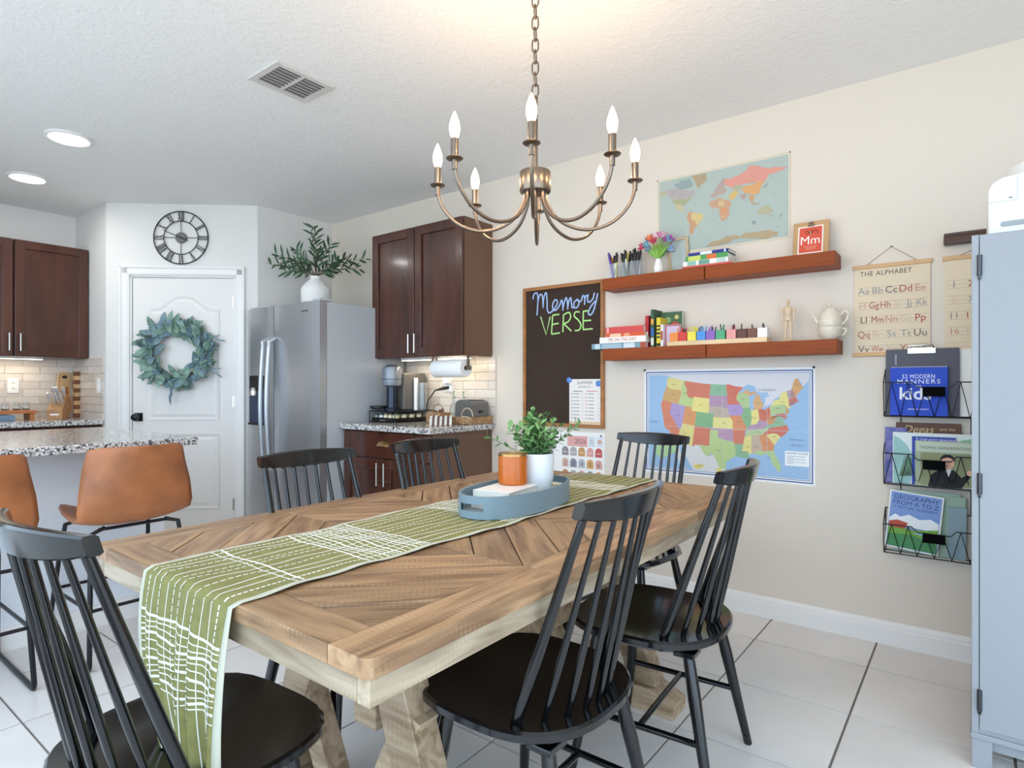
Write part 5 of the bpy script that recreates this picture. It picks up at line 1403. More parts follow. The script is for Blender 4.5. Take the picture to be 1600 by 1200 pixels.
# ---- boho calendar
KX0, KX1, KZ0, KZ1 = -2.13, -1.757, .42, .888
loc = ((KX0+KX1)/2, YW, (KZ0+KZ1)/2)
kc = thing('wall_calendar', 'boho arch calendar poster marked 2026 below the chalkboard', 'calendar', loc)
localise(M().box(KX0, YW-.0012, KZ0, KX1, YW-.0002, KZ1), loc).build('sheet', PAPER, kc)
y = YW-.0016; lay = {}
def L_(h): return lay.setdefault(h, M())
rect(L_('e3aaa4'), -2.02, .797, -1.875, .862, y); text(L_('8a5f5a'), '2026', .042, (-1.925, YW-.002, .828))
for x, h in ((-1.845, 'd9dbe0'), (-1.79, 'dfe0e6')): rect(L_(h), x-.022, .80, x+.022, .86, y)
text(L_('9a9aa2'), 'C', .03, (-1.845, YW-.002, .83))
flat(L_('dba98c'), [(-1.79+.013*math.cos(i*PI/8), .832+.013*math.sin(i*PI/8)) for i in range(16)], YW-.002)
def archp(x, z, w, h): return [(x-w, z), (x+w, z)]+[(x+w*math.cos(t), z+h-w+w*math.sin(t)) for t in [PI*i/8 for i in range(9)]]
cols = [['9a8d8e', 'b5adae', 'cf9a64', 'dfa39b', 'c75a57'], ['d8b3a4', '8d9098', 'b9bcc2', 'd7a566', 'dba79d'], ['c98a66', 'b9b3ae', 'dfa39b', '8d9098', 'cf9a64'], ['dba79d', '9a8d8e', 'd7a566', 'c75a57', 'b9bcc2']]
nums = [None, '23456', '90123', '67890']
for r in range(4):
    for k in range(5):
        x = -2.035+.0595*k; z = .738-.072*r
        flat(L_(cols[r][k]), archp(x, z, .024, .056), y)
        if r == 0: rect(L_('f0e6e2'), x-.015, z+.02, x+.015, z+.024, YW-.002)
        else: text(L_('5c4440'), ['23456', '9', '6'][0][k] if r == 1 else str((9+k) if r == 2 else (16+k)), .036, (x, YW-.002, z+.022))
M().ball((KX1-.022-loc[0], -.008, KZ1-.018-loc[2]), .006, 8, 5).build('pin', P('grey_pin', '6d6a72', .4), kc, smooth=60)
printed('print', list(lay.items()), kc, loc)

# ---- hanging charts
CAN = P('canvas_cream', 'e6d3b6', .9, bump=(300, .1))
def chart(name, lb, x0, x1, z0, z1, peak):
    loc = ((x0+x1)/2, YW, (z0+z1)/2)
    t = thing(name, lb, 'chart', loc)
    localise(M().box(x0+.008, YW-.007, z0+.01, x1-.008, YW-.005, z1-.01), loc).build('canvas', CAN, t)
    for z in (z0, z1-.018):
        localise(M().box(x0, YW-.013, z, x1, YW-.0005, z+.018), loc).build('dowel', P('pine_dowel', 'd3a877', .5), t, bevel=.002)
    w = x1-x0
    localise(M().path([(x0+w*.18, YW-.007, z1-.002), ((x0+x1)/2, YW-.004, peak), (x1-w*.18, YW-.007, z1-.002)], .0013, 5), loc).build('string', P('twine', '9d8a70', .9), t)
    localise(M().ball(((x0+x1)/2, YW-.004, peak), .004, 8, 5), loc).build('nail', BRONZE, t)
    return t, loc
ac, loc = chart('alphabet_chart', 'cream canvas alphabet chart hung between wooden dowels', -.449, -.143, 1.306, 1.726, 1.80)
y = YW-.0075; lay = {}
text(L_('4b4340'), 'THE ALPHABET', .031, (-.318, y, 1.684), spacing=1.1, width=.2)
rows = [('Aa Bb Cc Dd Ee', ['9b9a98', '9b9a98', '6b6664', 'a8554b', 'c98e7c']), ('Ff Gg Hh Ii Jj Kk', ['d6ad94', 'a8554b', 'b4685c', 'd8bfa2', '9b9a98', '9b9a98']), ('Ll Mm Nn Oo Pp', ['6b6664', 'a8554b', 'c98e7c', 'd8bfa2', 'b04f4a']), ('Qq Rr Ss Tt Uu', ['b4685c', 'd8bfa2', '9b9a98', '9b9a98', '6b6664']), ('Vv Ww Xx Yy Zz', ['6b6664', 'b4685c', 'd8bfa2', 'b4685c', '9b9a98'])]
for i, (s, cl) in enumerate(rows):
    zc = 1.602-.0665*i
    for dz in (-.016, .0, .018): rect(L_('b3a48e'), -.431, zc+dz, -.160, zc+dz+.0012, YW-.0072)
    ps = s.split(); n_ = len(ps)
    for k, q in enumerate(ps):
        text(L_(cl[k]), q, .043, (-.431+.271*(k+.5)/n_, y-.0002, zc+.002), width=-.271/n_*.86)
printed('print', list(lay.items()), ac, loc)
nc, loc = chart('number_chart', 'cream canvas number chart half hidden behind the grey cabinet', -.108, .20, 1.306, 1.726, 1.766)
lay = {}
for i in range(4):
    zc = 1.602-.0665*i
    for dz in (-.016, .0, .018): rect(L_('b3a48e'), -.093, zc+dz, .18, zc+dz+.0012, YW-.0072)
    for k in range(5): text(L_(['8c8580', 'a8554b', 'c98e7c', 'd8bfa2', '9b9a98'][(k+(0, 3, 0, 2)[i]) % 5]), str(1+5*i+k), .038, (-.068+.056*k, y-.0002, zc))
for dz in (-.016, .0, .018): rect(L_('b3a48e'), -.093, 1.602-.0665*4+dz, .18, 1.602-.0665*4+dz+.0012, YW-.0072)
printed('print', list(lay.items()), nc, loc)
tag(M().prism([(0, 0), (.05, 0), (.05, .012), (.018, .04), (.018, .052), (0, .052)], lambda a, z: (-.103, YW-a, 1.772+z), lambda a, z: (.42, YW-a, 1.772+z)).build('picture_ledge', P('dark_walnut', '4a3128', .4, var=(5, .3)), bevel=.003), 'dark walnut picture ledge on the wall behind the white appliance', 'ledge')
# ================================================================ FLOATING SHELVES
S1, S2 = 1.785, 1.383
for x0, x1, zt, lb in ((-1.693, -1.100, S1, 'left half of the upper cherry floating shelf, under the pens and tulips'), (-1.096, -.498, S1, 'right half of the upper cherry floating shelf, under the letter card'),
                       (-1.690, -1.092, S2, 'left half of the lower cherry floating shelf, under the books'), (-1.088, -.490, S2, 'right half of the lower cherry floating shelf, under the teapot')):
    s = tag(M().box(-(x1-x0)/2, -.148, -.066, (x1-x0)/2, 0, 0).build('floating_shelf', SHELFW, bevel=.003), lb, 'shelf', 'cherry floating shelves')
    s.location = ((x0+x1)/2, YW-.001, zt)
T1, T2 = S1+.0005, S2+.0005
# ---- books
def book(label, loc, w, d, t, cover, rz=0, spine_txt=None, tcol='f4f0e6', stand=False, group=None, bands=(), lean=0, cover_txt=None, spread=.85):
    """lying: spine faces -y; standing: spine faces -y, height d. w = page depth when standing"""
    b = thing('book', label, 'book', loc, rz, group)
    cm_ = ink(cover)
    if not stand:
        M().box(-w/2, -d/2, 0, w/2, d/2, .0018).box(-w/2, -d/2, t-.0018, w/2, d/2, t).box(-w/2, -d/2, .0018, w/2, -d/2+.0018, t-.0018).build('cover', cm_, b)
        M().box(-w/2+.002, -d/2+.0018, .0019, w/2-.002, d/2-.003, t-.0019).build('pages', PAGES, b)
        m = M()
        for h, a, e in bands:
            q = M().box(-w/2+w*a, -d/2-.0004, .001, -w/2+w*e, -d/2, t-.001); q.build('spine_band', ink(h), b)
        if spine_txt:
            m = M(); text(m, spine_txt, t*.72, (0, -d/2-.0008, t*.5), width=w*spread); m.build('spine_lettering', ink(tcol), b)
    else:
        M().box(-t/2, 0, 0, -t/2+.0018, w, d).box(t/2-.0018, 0, 0, t/2, w, d).box(-t/2+.0018, 0, 0, t/2-.0018, .0018, d).build('cover', cm_, b)
        M().box(-t/2+.0019, .0018, .002, t/2-.0019, w-.003, d-.002).build('pages', PAGES, b)
        for h, a, e in bands: M().box(-t/2+.001, -.0004, d*a, t/2-.001, 0, d*e).build('spine_band', ink(h), b)
        if spine_txt:
            m = M(); text(m, spine_txt, t*.7, (0, -.0008, d*.5), right=(0, 0, 1), up=(-1, 0, 0), width=d*spread); m.build('spine_lettering', ink(tcol), b)
        b.rotation_euler = (0, lean, rz)
    return b
G1 = 'books stacked on the lower shelf'
z = T2
book('blue-grey book at the bottom of the lower shelf stack', (-1.595, 3.125, z), .34, .13, .030, '7f9fae', .0, None, 'dfe8ea', group=G1, bands=(('b5553f', .9, 1), ('c9d6da', .06, .16), ('a9bec8', .2, .56), ('d5dfe2', .6, .8))); z += .0303
book('white book with multicoloured spine letters, second from the bottom of the stack', (-1.565, 3.12, z), .285, .14, .034, 'f2eee6', .01, 'ME ON THE DAY', 'c0563c', group=G1, spread=.6); z += .0343
book('orange-red book, second from the top of the lower shelf stack', (-1.55, 3.12, z), .245, .13, .020, 'd9623a', -.015, None, group=G1, bands=(('f0c8a4', .12, .4), ('e9a07a', .48, .62))); z += .0203
book('thick coral red book on top of the lower shelf stack', (-1.555, 3.12, z), .235, .135, .036, 'd4504c', .0, None, group=G1, bands=(('e8a29a', .04, .1),))
G2 = 'upright books on the lower shelf'
book('thin red upright book leaning at the left of the row', (-1.436, 3.085, T2), .1, .175, .020, 'b8323a', stand=True, group=G2, lean=.03, bands=(('efe4d6', .3, .5), ('e08a3c', .1, .25)))
book('tall dark green upright children’s book with a pictured cover', (-1.395, 3.075, T2), .115, .205, .018, '3d5a44', stand=True, group=G2, bands=(('3d6ab0', .3, .5), ('d9d4c8', .05, .25), ('e0a040', .6, .75)))
book('yellow and black upright book in the shelf row', (-1.358, 3.072, T2), .1, .158, .022, 'e3c840', stand=True, group=G2, bands=(('222222', .02, .12), ('3a3230', .3, .36), ('3a3230', .42, .5), ('3a3230', .56, .62), ('3a3230', .68, .74)))
book('thin white upright book beside the yellow one', (-1.338, 3.072, T2), .1, .12, .012, 'e9e6ea', stand=True, group=G2, bands=(('b0483e', .3, .7),))
gb = thing('picture_book', 'green picture book standing face out behind the upright row', 'book', (-1.322, 3.175, T2), 0)
M().box(-.062, -.012, 0, .062, 0, .195).build('cover', ink('4d6b4a'), gb, bevel=.001)
M().box(-.060, -.010, .0, .064, -.002, .193).build('pages', PAGES, gb)
q = M()
for i, (x, z, r_, h) in enumerate(((-.02, .15, .018, '8fb07a'), (.02, .12, .022, 'c4553f'), (.0, .07, .02, 'e0d9cf'), (.03, .165, .012, 'd8c47a'))):
    m = M(); flat(m, [(x+r_*math.cos(t*PI/6), z+r_*math.sin(t*PI/6)) for t in range(12)], -.0125); m.build('cover_art', ink(h), gb)
rb = thing('picture_book', 'lilac and red bordered booklet standing face out by the pencil blocks', 'book', (-1.285, 3.10, T2), 0)
M().box(-.045, -.006, 0, .045, 0, .118).build('cover', ink('cbbcd0'), rb)
m = M(); border(m, -.043, .002, .043, .116, .006, -.0064); m.build('cover_border', ink('b5484a'), rb)
# ---- colour blocks for pencils on a pine base
PB0 = thing('pencil_block_stand', 'pine base board under the row of coloured pencil blocks', 'stand', (-1.05, 3.105, T2))
M().box(-.255, -.045, 0, .255, .045, .024).build('base', P('pale_pine', 'e3c49a', .6, var=(6, .1)), PB0, bevel=.002)
cols_ = [('orange', 'e88a3a', -1.268), ('red', 'd13a30', -1.221), ('yellow', 'ecd94a', -1.171), ('blue', '4a8fd6', -1.121), ('purple', '8d62b4', -1.072), ('green', '4fa573', -1.022), ('pink', 'e99a94', -.968), ('dark brown', '5d3327', -.915), ('brown', '6f4433', -.866), ('white', 'f2efe9', -.818)]
for ci, (nm, h, x) in enumerate(cols_):
    t = thing('pencil_block', nm+' pencil block on the pine base of the lower shelf', 'pencil holder', (x, 3.09, T2+.0245), group='coloured pencil blocks')
    M().box(-.0228, -.025, 0, .0228, .025, .046).build('block', P('block_'+h, h, .5), t, bevel=.001)
    rp = random.Random(ci)
    for k in range({7: 1, 8: 2, 9: 2}.get(ci, 5)):
        px, py = rp.uniform(-.016, .016), rp.uniform(-.015, .015)
        d = Vector((rp.uniform(-.25, .25), rp.uniform(-.2, .2), 1)).normalized()
        ln = rp.uniform(.02, .034); c0 = Vector((px, py, .046))
        pm = P('pencil_'+h, h if ci < 7 else '4a3a34', .5)
        M().path([c0, c0+d*ln*.8, c0+d*ln], [.0032, .0032, .0008], 6).build('pencil', pm if k % 2 == 0 else P('pencil_dark_'+h, h if ci in (0, 2) else '2d2f4a', .5), t)
# ---- wooden drawing mannequin
mnq = thing('drawing_mannequin', 'jointed wooden drawing mannequin standing on the lower shelf', 'figurine', (-.711, 3.115, T2))
MW = P('mannequin_wood', 'dcc3a2', .5)
M().lathe([(.03, 0), (.031, .002), (.031, .008), (.028, .01), (.001, .01)], 24).build('stand', MW, mnq, smooth=40)
bod = M().lathe([(.004, .098), (.016, .1), (.019, .112), (.013, .118), (.012, .124), (.017, .135), (.021, .155), (.019, .166), (.007, .172), (.005, .18)], 14)
bod.ball((0, 0, .192), .0095, 12, 8, (.9, 1, 1.35))
bod.build('torso', MW, mnq, smooth=60)
for s in (-1, 1):
    M().path([(s*.009, 0, .1), (s*.011, -.002, .078), (s*.0115, -.003, .058), (s*.012, 0, .035), (s*.013, 0, .014), (s*.014, -.012, .011)], [.009, .0085, .0058, .007, .004, .004], 8).build('leg', MW, mnq, smooth=60)
    M().path([(s*.021, 0, .162), (s*.026, 0, .145), (s*.027, -.002, .125), (s*.0275, -.004, .104), (s*.027, -.006, .09)], [.006, .0058, .0042, .004, .0045], 8).build('arm', MW, mnq, smooth=60)
# ---- teapot nested on its cup
CERS = P('speckled_cream_ceramic', 'e4d8c5', .3, var=(60, .08))
tp = thing('teapot', 'cream ceramic teapot stacked on its matching cup', 'teapot', (-.530, 3.115, T2+.0605))
M().lathe([(.047, 0), (.05, .004), (.05, .03), (.044, .055), (.034, .073), (.03, .078), (.001, .078)], 28).build('body', CERS, tp, smooth=50)
lid = M().lathe([(.03, .078), (.031, .081), (.022, .09), (.006, .094), (.005, .098), (.009, .102), (.009, .108), (.001, .112)], 20).build('lid', CERS, tp, smooth=50)
M().path([(-.045, 0, .018), (-.058, 0, .03), (-.064, 0, .048), (-.074, 0, .06)], [.011, .009, .0065, .0055], 10).build('spout', CERS, tp, smooth=60)
M().path([(.044, 0, .05), (.055, 0, .066), (.07, 0, .068), (.076, 0, .052), (.07, 0, .03), (.054, 0, .012), (.048, 0, .01)], .0052, 8).build('handle', CERS, tp, smooth=60)
cp_ = thing('tea_cup', 'cream ceramic cup beneath the stacked teapot', 'cup', (-.530, 3.115, T2))
M().lathe([(.028, 0), (.03, .003), (.044, .02), (.05, .045), (.05, .0595), (.047, .0595), (.046, .045), (.03, .012)], 28).build('bowl', CERS, cp_, smooth=50)
M().path([(.046, 0, .05), (.062, 0, .05), (.066, 0, .038), (.058, 0, .022), (.043, 0, .02)], .0045, 8).build('handle', CERS, cp_, smooth=60)

# ---- upper shelf: pen caddies
PENC = ['1c1c1e', '1c1c1e', '2d8f92', 'e0d23c', '2b3f8c', 'd86a9a', '3f7f4a', 'd98a3c', '7a2f2a', 'f2f2f0', '6a4fa0', 'b8b8bc']
for ci, (x, lb, pal, cnt) in enumerate(((-1.648, 'clear acrylic caddy of bright markers at the left end of the upper shelf', [3, 2, 4, 7, 9, 5, 10], 15), (-1.575, 'clear acrylic caddy of teal and black markers, middle of the three', [2, 3, 0, 1, 11, 9, 0], 16), (-1.502, 'clear acrylic caddy of black pens next to the tulips', [0, 1, 0, 8, 1, 11, 0], 16))):
    t = thing('pen_caddy', lb, 'pen holder', (x, 3.115, T1), group='pen caddies on the upper shelf')
    m = M(); w = .032
    for a in ((-w, -w, 0, w, w, .003), (-w, -w, .003, w, -w+.002, .085), (-w, w-.002, .003, w, w, .085), (-w, -w+.002, .003, -w+.002, w-.002, .085), (w-.002, -w+.002, .003, w, w-.002, .085)): m.box(*a)
    m.build('acrylic_box', P('clear_acrylic', 'eef2f4', .1, alpha=.13), t)
    rp = random.Random(40+ci)
    for k in range(cnt):
        c0 = Vector((rp.uniform(-.02, .02), rp.uniform(-.02, .02), .004)); d = Vector((rp.uniform(-.24, .24), rp.uniform(-.2, .2), 1)).normalized()
        c0.x = max(-.024, min(.024, c0.x))*.45; c0.y *= .45
        ln = rp.uniform(.125, .16); h = PENC[pal[k % len(pal)]]
        pen = M().path([c0, c0+d*ln*.7], [.0052, .0052], 7).build('pen', P('pen_'+h, h, .4), t, smooth=50)
        M().path([c0+d*ln*.7, c0+d*ln*.97, c0+d*ln], [.0058, .0056, .002], 7).build('cap', P('pen_'+('1c1c1e' if k % 3 else h), '1c1c1e' if k % 3 else h, .4), pen, smooth=50)
# ---- tulips
tv = thing('tulip_vase', 'small white fluted vase of pastel tulips on the upper shelf', 'vase', (-1.378, 3.115, T1))
pr_ = [(.017, 0), (.02, .003), (.025, .022), (.025, .034), (.018, .06), (.0135, .078), (.0145, .083), (.011, .083), (.01, .07)]
vm = M(); n = 24
for r, z in pr_: vm.v += [(r*(1+.06*math.cos(6*2*PI*j/n))*math.cos(2*PI*j/n), r*(1+.06*math.cos(6*2*PI*j/n))*math.sin(2*PI*j/n), z) for j in range(n)]
for i in range(len(pr_)-1):
    for j in range(n): vm.face([i*n+j, i*n+(j+1) % n, (i+1)*n+(j+1) % n, (i+1)*n+j])
vm.face(list(range(n))[::-1]); vm.build('vase', P('white_ceramic_gloss', 'f3f1ec', .2), tv, smooth=60)
st_, lf_ = M(), M(); rp = random.Random(8)
FC = ['e58fb4', 'c86fb8', '9fb8dc', 'ef8a5a', 'd8506a', 'f3d3dc', '8fb6d8', 'f0a468', 'b9a0d8', '7fb4c4']
for k in range(17):
    a = 2*PI*k/17*3.1; sp = .25+.75*((k*7) % 17)/17
    e = Vector((math.cos(a)*.10*sp, math.sin(a)*.04*sp, .205-.075*sp*sp)); p0 = Vector((0, 0, .078))
    md = p0.lerp(e, .5)+Vector((0, 0, .02))
    st_.path([p0, md, e], [.002, .0018, .0015], 5)
    lf_.leaf(p0+Vector((0, 0, .005)), (e-p0)+Vector((0, 0, -.01)), (0, -1, .3), (e-p0).length*.8, .014, .2)
    d = (e-md).normalized()
    fl_ = M(); x = d.orthogonal().normalized(); y_ = d.cross(x)
    for j in range(6):
        b = 2*PI*j/6; o_ = x*math.cos(b)+y_*math.sin(b)
        fl_.leaf(e+o_*.003, d+o_*.35, o_, .036, .021, -.25, .35)
    fl_.ball(tuple(e+d*.008), .009, 8, 5)
    fl_.build('tulip_head', P('petal_'+FC[k % 10], FC[k % 10], .6), tv, smooth=70)
st_.build('stems', P('tulip_green', '86b84f', .6), tv); lf_.build('leaves', MATS['tulip_green'], tv, smooth=60)
# ---- driftwood-edged small print leaning behind the tulips
fp = thing('photo_frame', 'small driftwood-edged picture frame leaning behind the tulips', 'frame', (-1.29, 3.165, T1))
for x0, z0, x1, z1 in ((-.055, 0, -.042, .2), (.042, 0, .055, .205), (-.042, .185, .042, .2), (-.042, 0, .042, .014)):
    pts = 7; m = M()
    v = abs(z1-z0) > abs(x1-x0)
    a, b = (Vector(((x0+x1)/2, -z0*.12+.02, z0)), Vector(((x0+x1)/2, -z1*-.12*0+.02, z1))) if v else (Vector((x0, .02, (z0+z1)/2)), Vector((x1, .02, (z0+z1)/2)))
    m.path([a.lerp(b, i/6)+Vector((.003*math.sin(i*2.1), 0, .002*math.cos(i*1.7) if not v else 0)) for i in range(7)], [.0075+.002*math.sin(i*1.9) for i in range(7)], 7)
    m.build('frame_side', P('driftwood', 'd3bb98', .8, var=(30, .2)), fp, smooth=60)
M().box(-.042, .02, .014, .042, .023, .186).build('picture', P('pale_blue_print', 'b4c0bc', .7, var=(14, .15)), fp)
# ---- book stack, upper shelf
G3 = 'books stacked on the upper shelf'; z = T1
book('thin pink-red book at the bottom of the upper shelf stack', (-1.09, 3.115, z), .25, .13, .010, 'd06058', .01, group=G3); z += .0103
book('white book with green lettering in the upper shelf stack', (-1.095, 3.115, z), .235, .125, .024, 'efeee8', -.01, None, group=G3, bands=(('8fbfae', .1, .3), ('6f9f92', .36, .6), ('b9cfc6', .75, .95))); z += .0243
book('green book with an orange patch in the upper shelf stack', (-1.09, 3.115, z), .215, .12, .026, '4f9a5a', .01, group=G3, bands=(('d9743c', .5, .74), ('c9d36a', .06, .36))); z += .0263
book('navy blue book on top of the upper shelf stack', (-1.08, 3.115, z), .205, .12, .016, '2f3a86', -.012, group=G3, bands=(('e8ecf4', .3, .6), ('e8ecf4', .9, .94)))
# ---- letter card on an easel clipboard
ec = thing('letter_card', 'red Mm letter card clipped to a small wooden easel board', 'card', (-.615, 3.115, T1), 0)
tl = math.radians(-10)
OKB = P('easel_board', 'c49a6a', .6, var=(7, .15))
def tilt(m): return m.xform(Matrix.Rotation(tl, 4, 'X'))
tilt(M().box(-.078, 0, 0, .078, .009, .172)).build('board', OKB, ec, bevel=.002)
tilt(M().box(-.056, -.0016, .012, .054, -.0004, .148)).build('card', ink('f3e9de'), ec)
m = M(); rect(m, -.050, .018, .048, .142, -.002); tilt(m).build('card_face', ink('d9573f'), ec)
m = M(); text(m, 'Mm', .058, (-.002, -.0026, .075)); tilt(m).build('lettering', ink('fbf6ee'), ec)
m = M()
for i in range(3): rect(m, -.03+.006*i, .046-.007*i, .03-.006*i, .0475-.007*i, -.0026)
tilt(m).build('caption', ink('f0b9a6'), ec)
m = M()
for s in ([(-.025, .118), (-.015, .126), (-.006, .112), (.0, .128), (.008, .113), (.014, .127)], [(-.02, .105), (-.01, .112), (.004, .106)], [(.016, .12), (.022, .125), (.028, .118), (.03, .108)]):
    m.path([(x, -.0026, z) for x, z in smooth_line(s)], .0014, 5)
tilt(m).build('doodle', ink('5f2f2c'), ec)
tilt(M().box(-.014, -.006, .146, .014, .0, .156).lathe([(.009, -.001), (.01, .003), (.001, .004)], 12, (0, -.003, .162))).build('clip', BRONZE, ec)
M().path([(.0, .012, .12), (.0, .055, .001)], .004, 6).build('easel_leg', OKB, ec)

# ================================================================ WALL RACK WITH BOOKS
rk = thing('wall_rack', 'black wire three-tier magazine rack on the wall by the grey cabinet', 'rack', (-.135, YW-.001, .43))
WR = .0021
def rkz(z): return z-.43
X0r, X1r = -.183, .183
for k, (z0, z1) in enumerate(((1.035, 1.185), (.735, .873), (.43, .56))):
    a, b = rkz(z0), rkz(z1); yb, yf, yt = -.004, -.062, -.085
    m = M()
    m.path([(X0r, yb, a), (X1r, yb, a), (X1r, yf, a), (X0r, yf, a)], WR*1.25, 6, closed=True)
    m.path([(X0r, yb, b+.06), (X1r, yb, b+.06)], WR, 6)
    dip = .022
    m.path([(X0r, yt, b), (X0r+.105, yt, b), (X0r+.125, yt, b-dip), (X1r-.125, yt, b-dip), (X1r-.105, yt, b), (X1r, yt, b)], WR*1.25, 6)
    for x in (X0r, X1r):
        m.path([(x, yb, b+.06), (x, yt, b), (x, yf, a), (x, yb, a)], WR*1.2, 6); m.path([(x, yb, a), (x, yb, b+.06)], WR, 6)
    n = 6
    for i in range(n):
        xa, xb = X0r+(X1r-X0r)*i/n, X0r+(X1r-X0r)*(i+1)/n; xm_ = (xa+xb)/2
        def tz(x): return b if abs(x) > .07 else b-dip
        m.tube((xa, yf, a), (xm_, yt, tz(xm_)), WR*.8, n=5).tube((xm_, yt, tz(xm_)), (xb, yf, a), WR*.8, n=5)
    for i in range(1, 6):
        x = X0r+(X1r-X0r)*i/6; m.tube((x, yb, a), (x, yf, a), WR*.8, n=5)
    bo_ = m.build('basket', BLACKM, rk, smooth=60)
    M().box(-.04, yt-.003, b-dip-.038, .04, yt-.0012, b-dip+.002).build('label_plate', P('matte_black_card', '08080a', .9, spec=.1), bo_)
    if k < 2:
        z2 = rkz((.735+.138+.06, .43+.13+.06)[k])
        for x in (-.125, .125): M().tube((x, yb, a), (x, yb, z2), WR, n=6).build('hanger', BLACKM, rk)
# papers and books in the rack (each its own thing)
def leafbook(name, lb, cat, x0, z0, x1, z1, y, th, mat, rz=0, tilt_=0):
    t = thing(name, lb, cat, ((x0+x1)/2, y, z0)); t.rotation_euler = (math.radians(-2), rz, 0)
    w = (x1-x0)/2
    M().box(-w, 0, 0, w, th, z1-z0).build('cover' if cat == 'book' else 'board', mat, t, bevel=.0006)
    return t, w, z1-z0
cbd, w, h = leafbook('clipboard', 'charcoal clipboard with a steel clip in the top rack basket', 'clipboard', -.314, 1.04, -.049, 1.332, 3.158, .004, P('charcoal_board', '4c4a55', .5))
M().box(-.05, -.006, h-.02, .05, -.0002, h+.004).path([(-.045, -.008, h+.002), (-.04, -.012, h+.014), (.04, -.012, h+.014), (.045, -.008, h+.002)], .004, 7).build('clip', NICKEL, cbd, smooth=40)
M().box(-w+.035, -.0045, h-.07, -w+.042, -.0005, h-.022).build('pen', P('pen_grey', '8d8d96', .4), cbd)
wp, w, h = leafbook('binder_sheet', 'white punched sheets beside the clipboard in the top basket', 'paper', -.10, 1.04, .06, 1.325, 3.172, .006, PAPER)
for z in (.03, .27): M().lathe([(.004, 0), (.004, .0005)], 10).xform(Matrix.Rotation(PI/2, 4, 'X')).build('punch_hole', BLACK, wp).location = (.068, -.0003, z)
mn, w, h = leafbook('booklet', 'royal blue spiral-bound manners booklet in the top basket', 'book', -.295, 1.04, -.088, 1.252, 3.138, .008, ink('2f51c4'))
def letters(par, col, *lines):
    for st, size, org, kw in lines:
        m = M(); text(m, st, size, org, **kw); m.build('lettering', ink(col), par)
letters(mn, 'eef1fa', ('52 MODERN', .026, (0, -.0006, h-.042), dict(spacing=1.1, width=.118)), ('MANNERS', .027, (0, -.0006, h-.064), dict(spacing=1.2, width=.155)), ('FOR', .012, (0, -.0006, h-.084), {}),
        ('kids', .075, (-.012, -.0006, h-.118), dict(bold=.0015)), ('BROOKE ROMNEY', .009, (0, -.0006, .028), {}))
m = M()
for i in range(26): m.path([(-w+.006+.0078*i+.003*math.cos(a), .004+.007*math.sin(a), h+.003*math.cos(a)) for a in [2*PI*j/8 for j in range(8)]], .0011, 5, closed=True)
m.build('spiral', WHITE, mn)
dg, w, h = leafbook('booklet', 'brown art book showing only its top edge in the middle basket', 'book', -.277, .74, -.044, 1.008, 3.172, .008, ink('6b4d40'))
letters(dg, 'd8b98a', ('Degas', .045, (-.035, -.0006, h-.03), dict(shear=.3)), ('and the', .018, (.07, -.0006, h-.026), {}))
nb, w, h = leafbook('booklet', 'deep blue swirled booklet at the left of the middle basket', 'book', -.318, .74, -.235, .985, 3.160, .006, P('swirled_blue', '3b4d9c', .5, var=(24, .6), hex2='8a7fb0'))
ap, w, h = leafbook('booklet', 'pastel atlas book with green and aqua shapes in the middle basket', 'book', -.287, .74, .02, .965, 3.152, .007, ink('e4ebe6'))
for pts, hx in (([(-.15, .0), (-.09, .0), (-.07, .1), (-.1, .17), (-.13, .2), (-.15, .21)], '9fc9c4'), ([(-.13, .03), (-.06, .04), (-.05, .11), (-.11, .12)], '9cc27a'), ([(-.05, .12), (.0, .16), (.05, .15), (.03, .2), (-.03, .21)], 'e3c9bd'), ([(.08, .15), (.14, .17), (.14, .21), (.09, .2)], '9fc7a0')):
    m = M(); flat(m, pts, -.0005); m.build('cover_art', ink(hx), ap)
sr, w, h = leafbook('booklet', 'blue early-reader booklet between the atlas and the portrait book', 'book', -.215, .74, -.06, .950, 3.143, .004, ink('3a4fa8'))
letters(sr, 'eceff8', ('STEP INTO READING', .014, (.015, -.0006, h-.014), {}), ('3', .02, (-.06, -.0008, h-.013), {}))
gbk, w, h = leafbook('booklet', 'pale green portrait book with a waving cartoon man on its cover', 'book', -.203, .74, .01, .933, 3.132, .007, ink('a8b49a'))
m = M(); text(m, 'THOMAS GAINSBOROUGH', .016, (.0, -.0007, h-.028), width=.18); m.build('lettering', ink('4f564c'), gbk)
m = M(); rect(m, -w+.003, h-.045, w-.003, h-.003, -.0004); m.build('title_band', ink('c3ccb8'), gbk)
m = M(); rect(m, -w+.02, .005, w-.012, h-.05, -.0004); m.build('cover_panel', ink('8f956f'), gbk)
for pts, hx, yy in (([(-.06, 0), (-.05, .05), (-.02, .075), (.03, .075), (.055, .045), (.075, .06), (.088, .055), (.07, .025), (.055, .0)], '15161c', -.0008), ([(-.005, .078), (.012, .045), (.022, .078)], 'f0eee8', -.0011),
                    ([(.008+.024*math.cos(i*PI/8), .105+.028*math.sin(i*PI/8)) for i in range(16)], 'e8b49a', -.0011), ([(-.018, .106), (-.017, .125), (-.003, .139), (.018, .139), (.033, .126), (.034, .106), (.027, .121), (.008, .127), (-.009, .121)], '17161a', -.0014),
                    ([(.082+.01*math.cos(i*PI/5), .066+.012*math.sin(i*PI/5)) for i in range(10)], 'e8b49a', -.0012)):
    m = M(); flat(m, pts, yy); m.build('cover_art', ink(hx), gbk)
m = M()
for x in (.0, .017): rect(m, x-.002, .106, x+.002, .11, -.0016)
rect(m, .003, .09, .014, .0915, -.0016); m.build('cover_face', ink('4a2a24'), gbk)
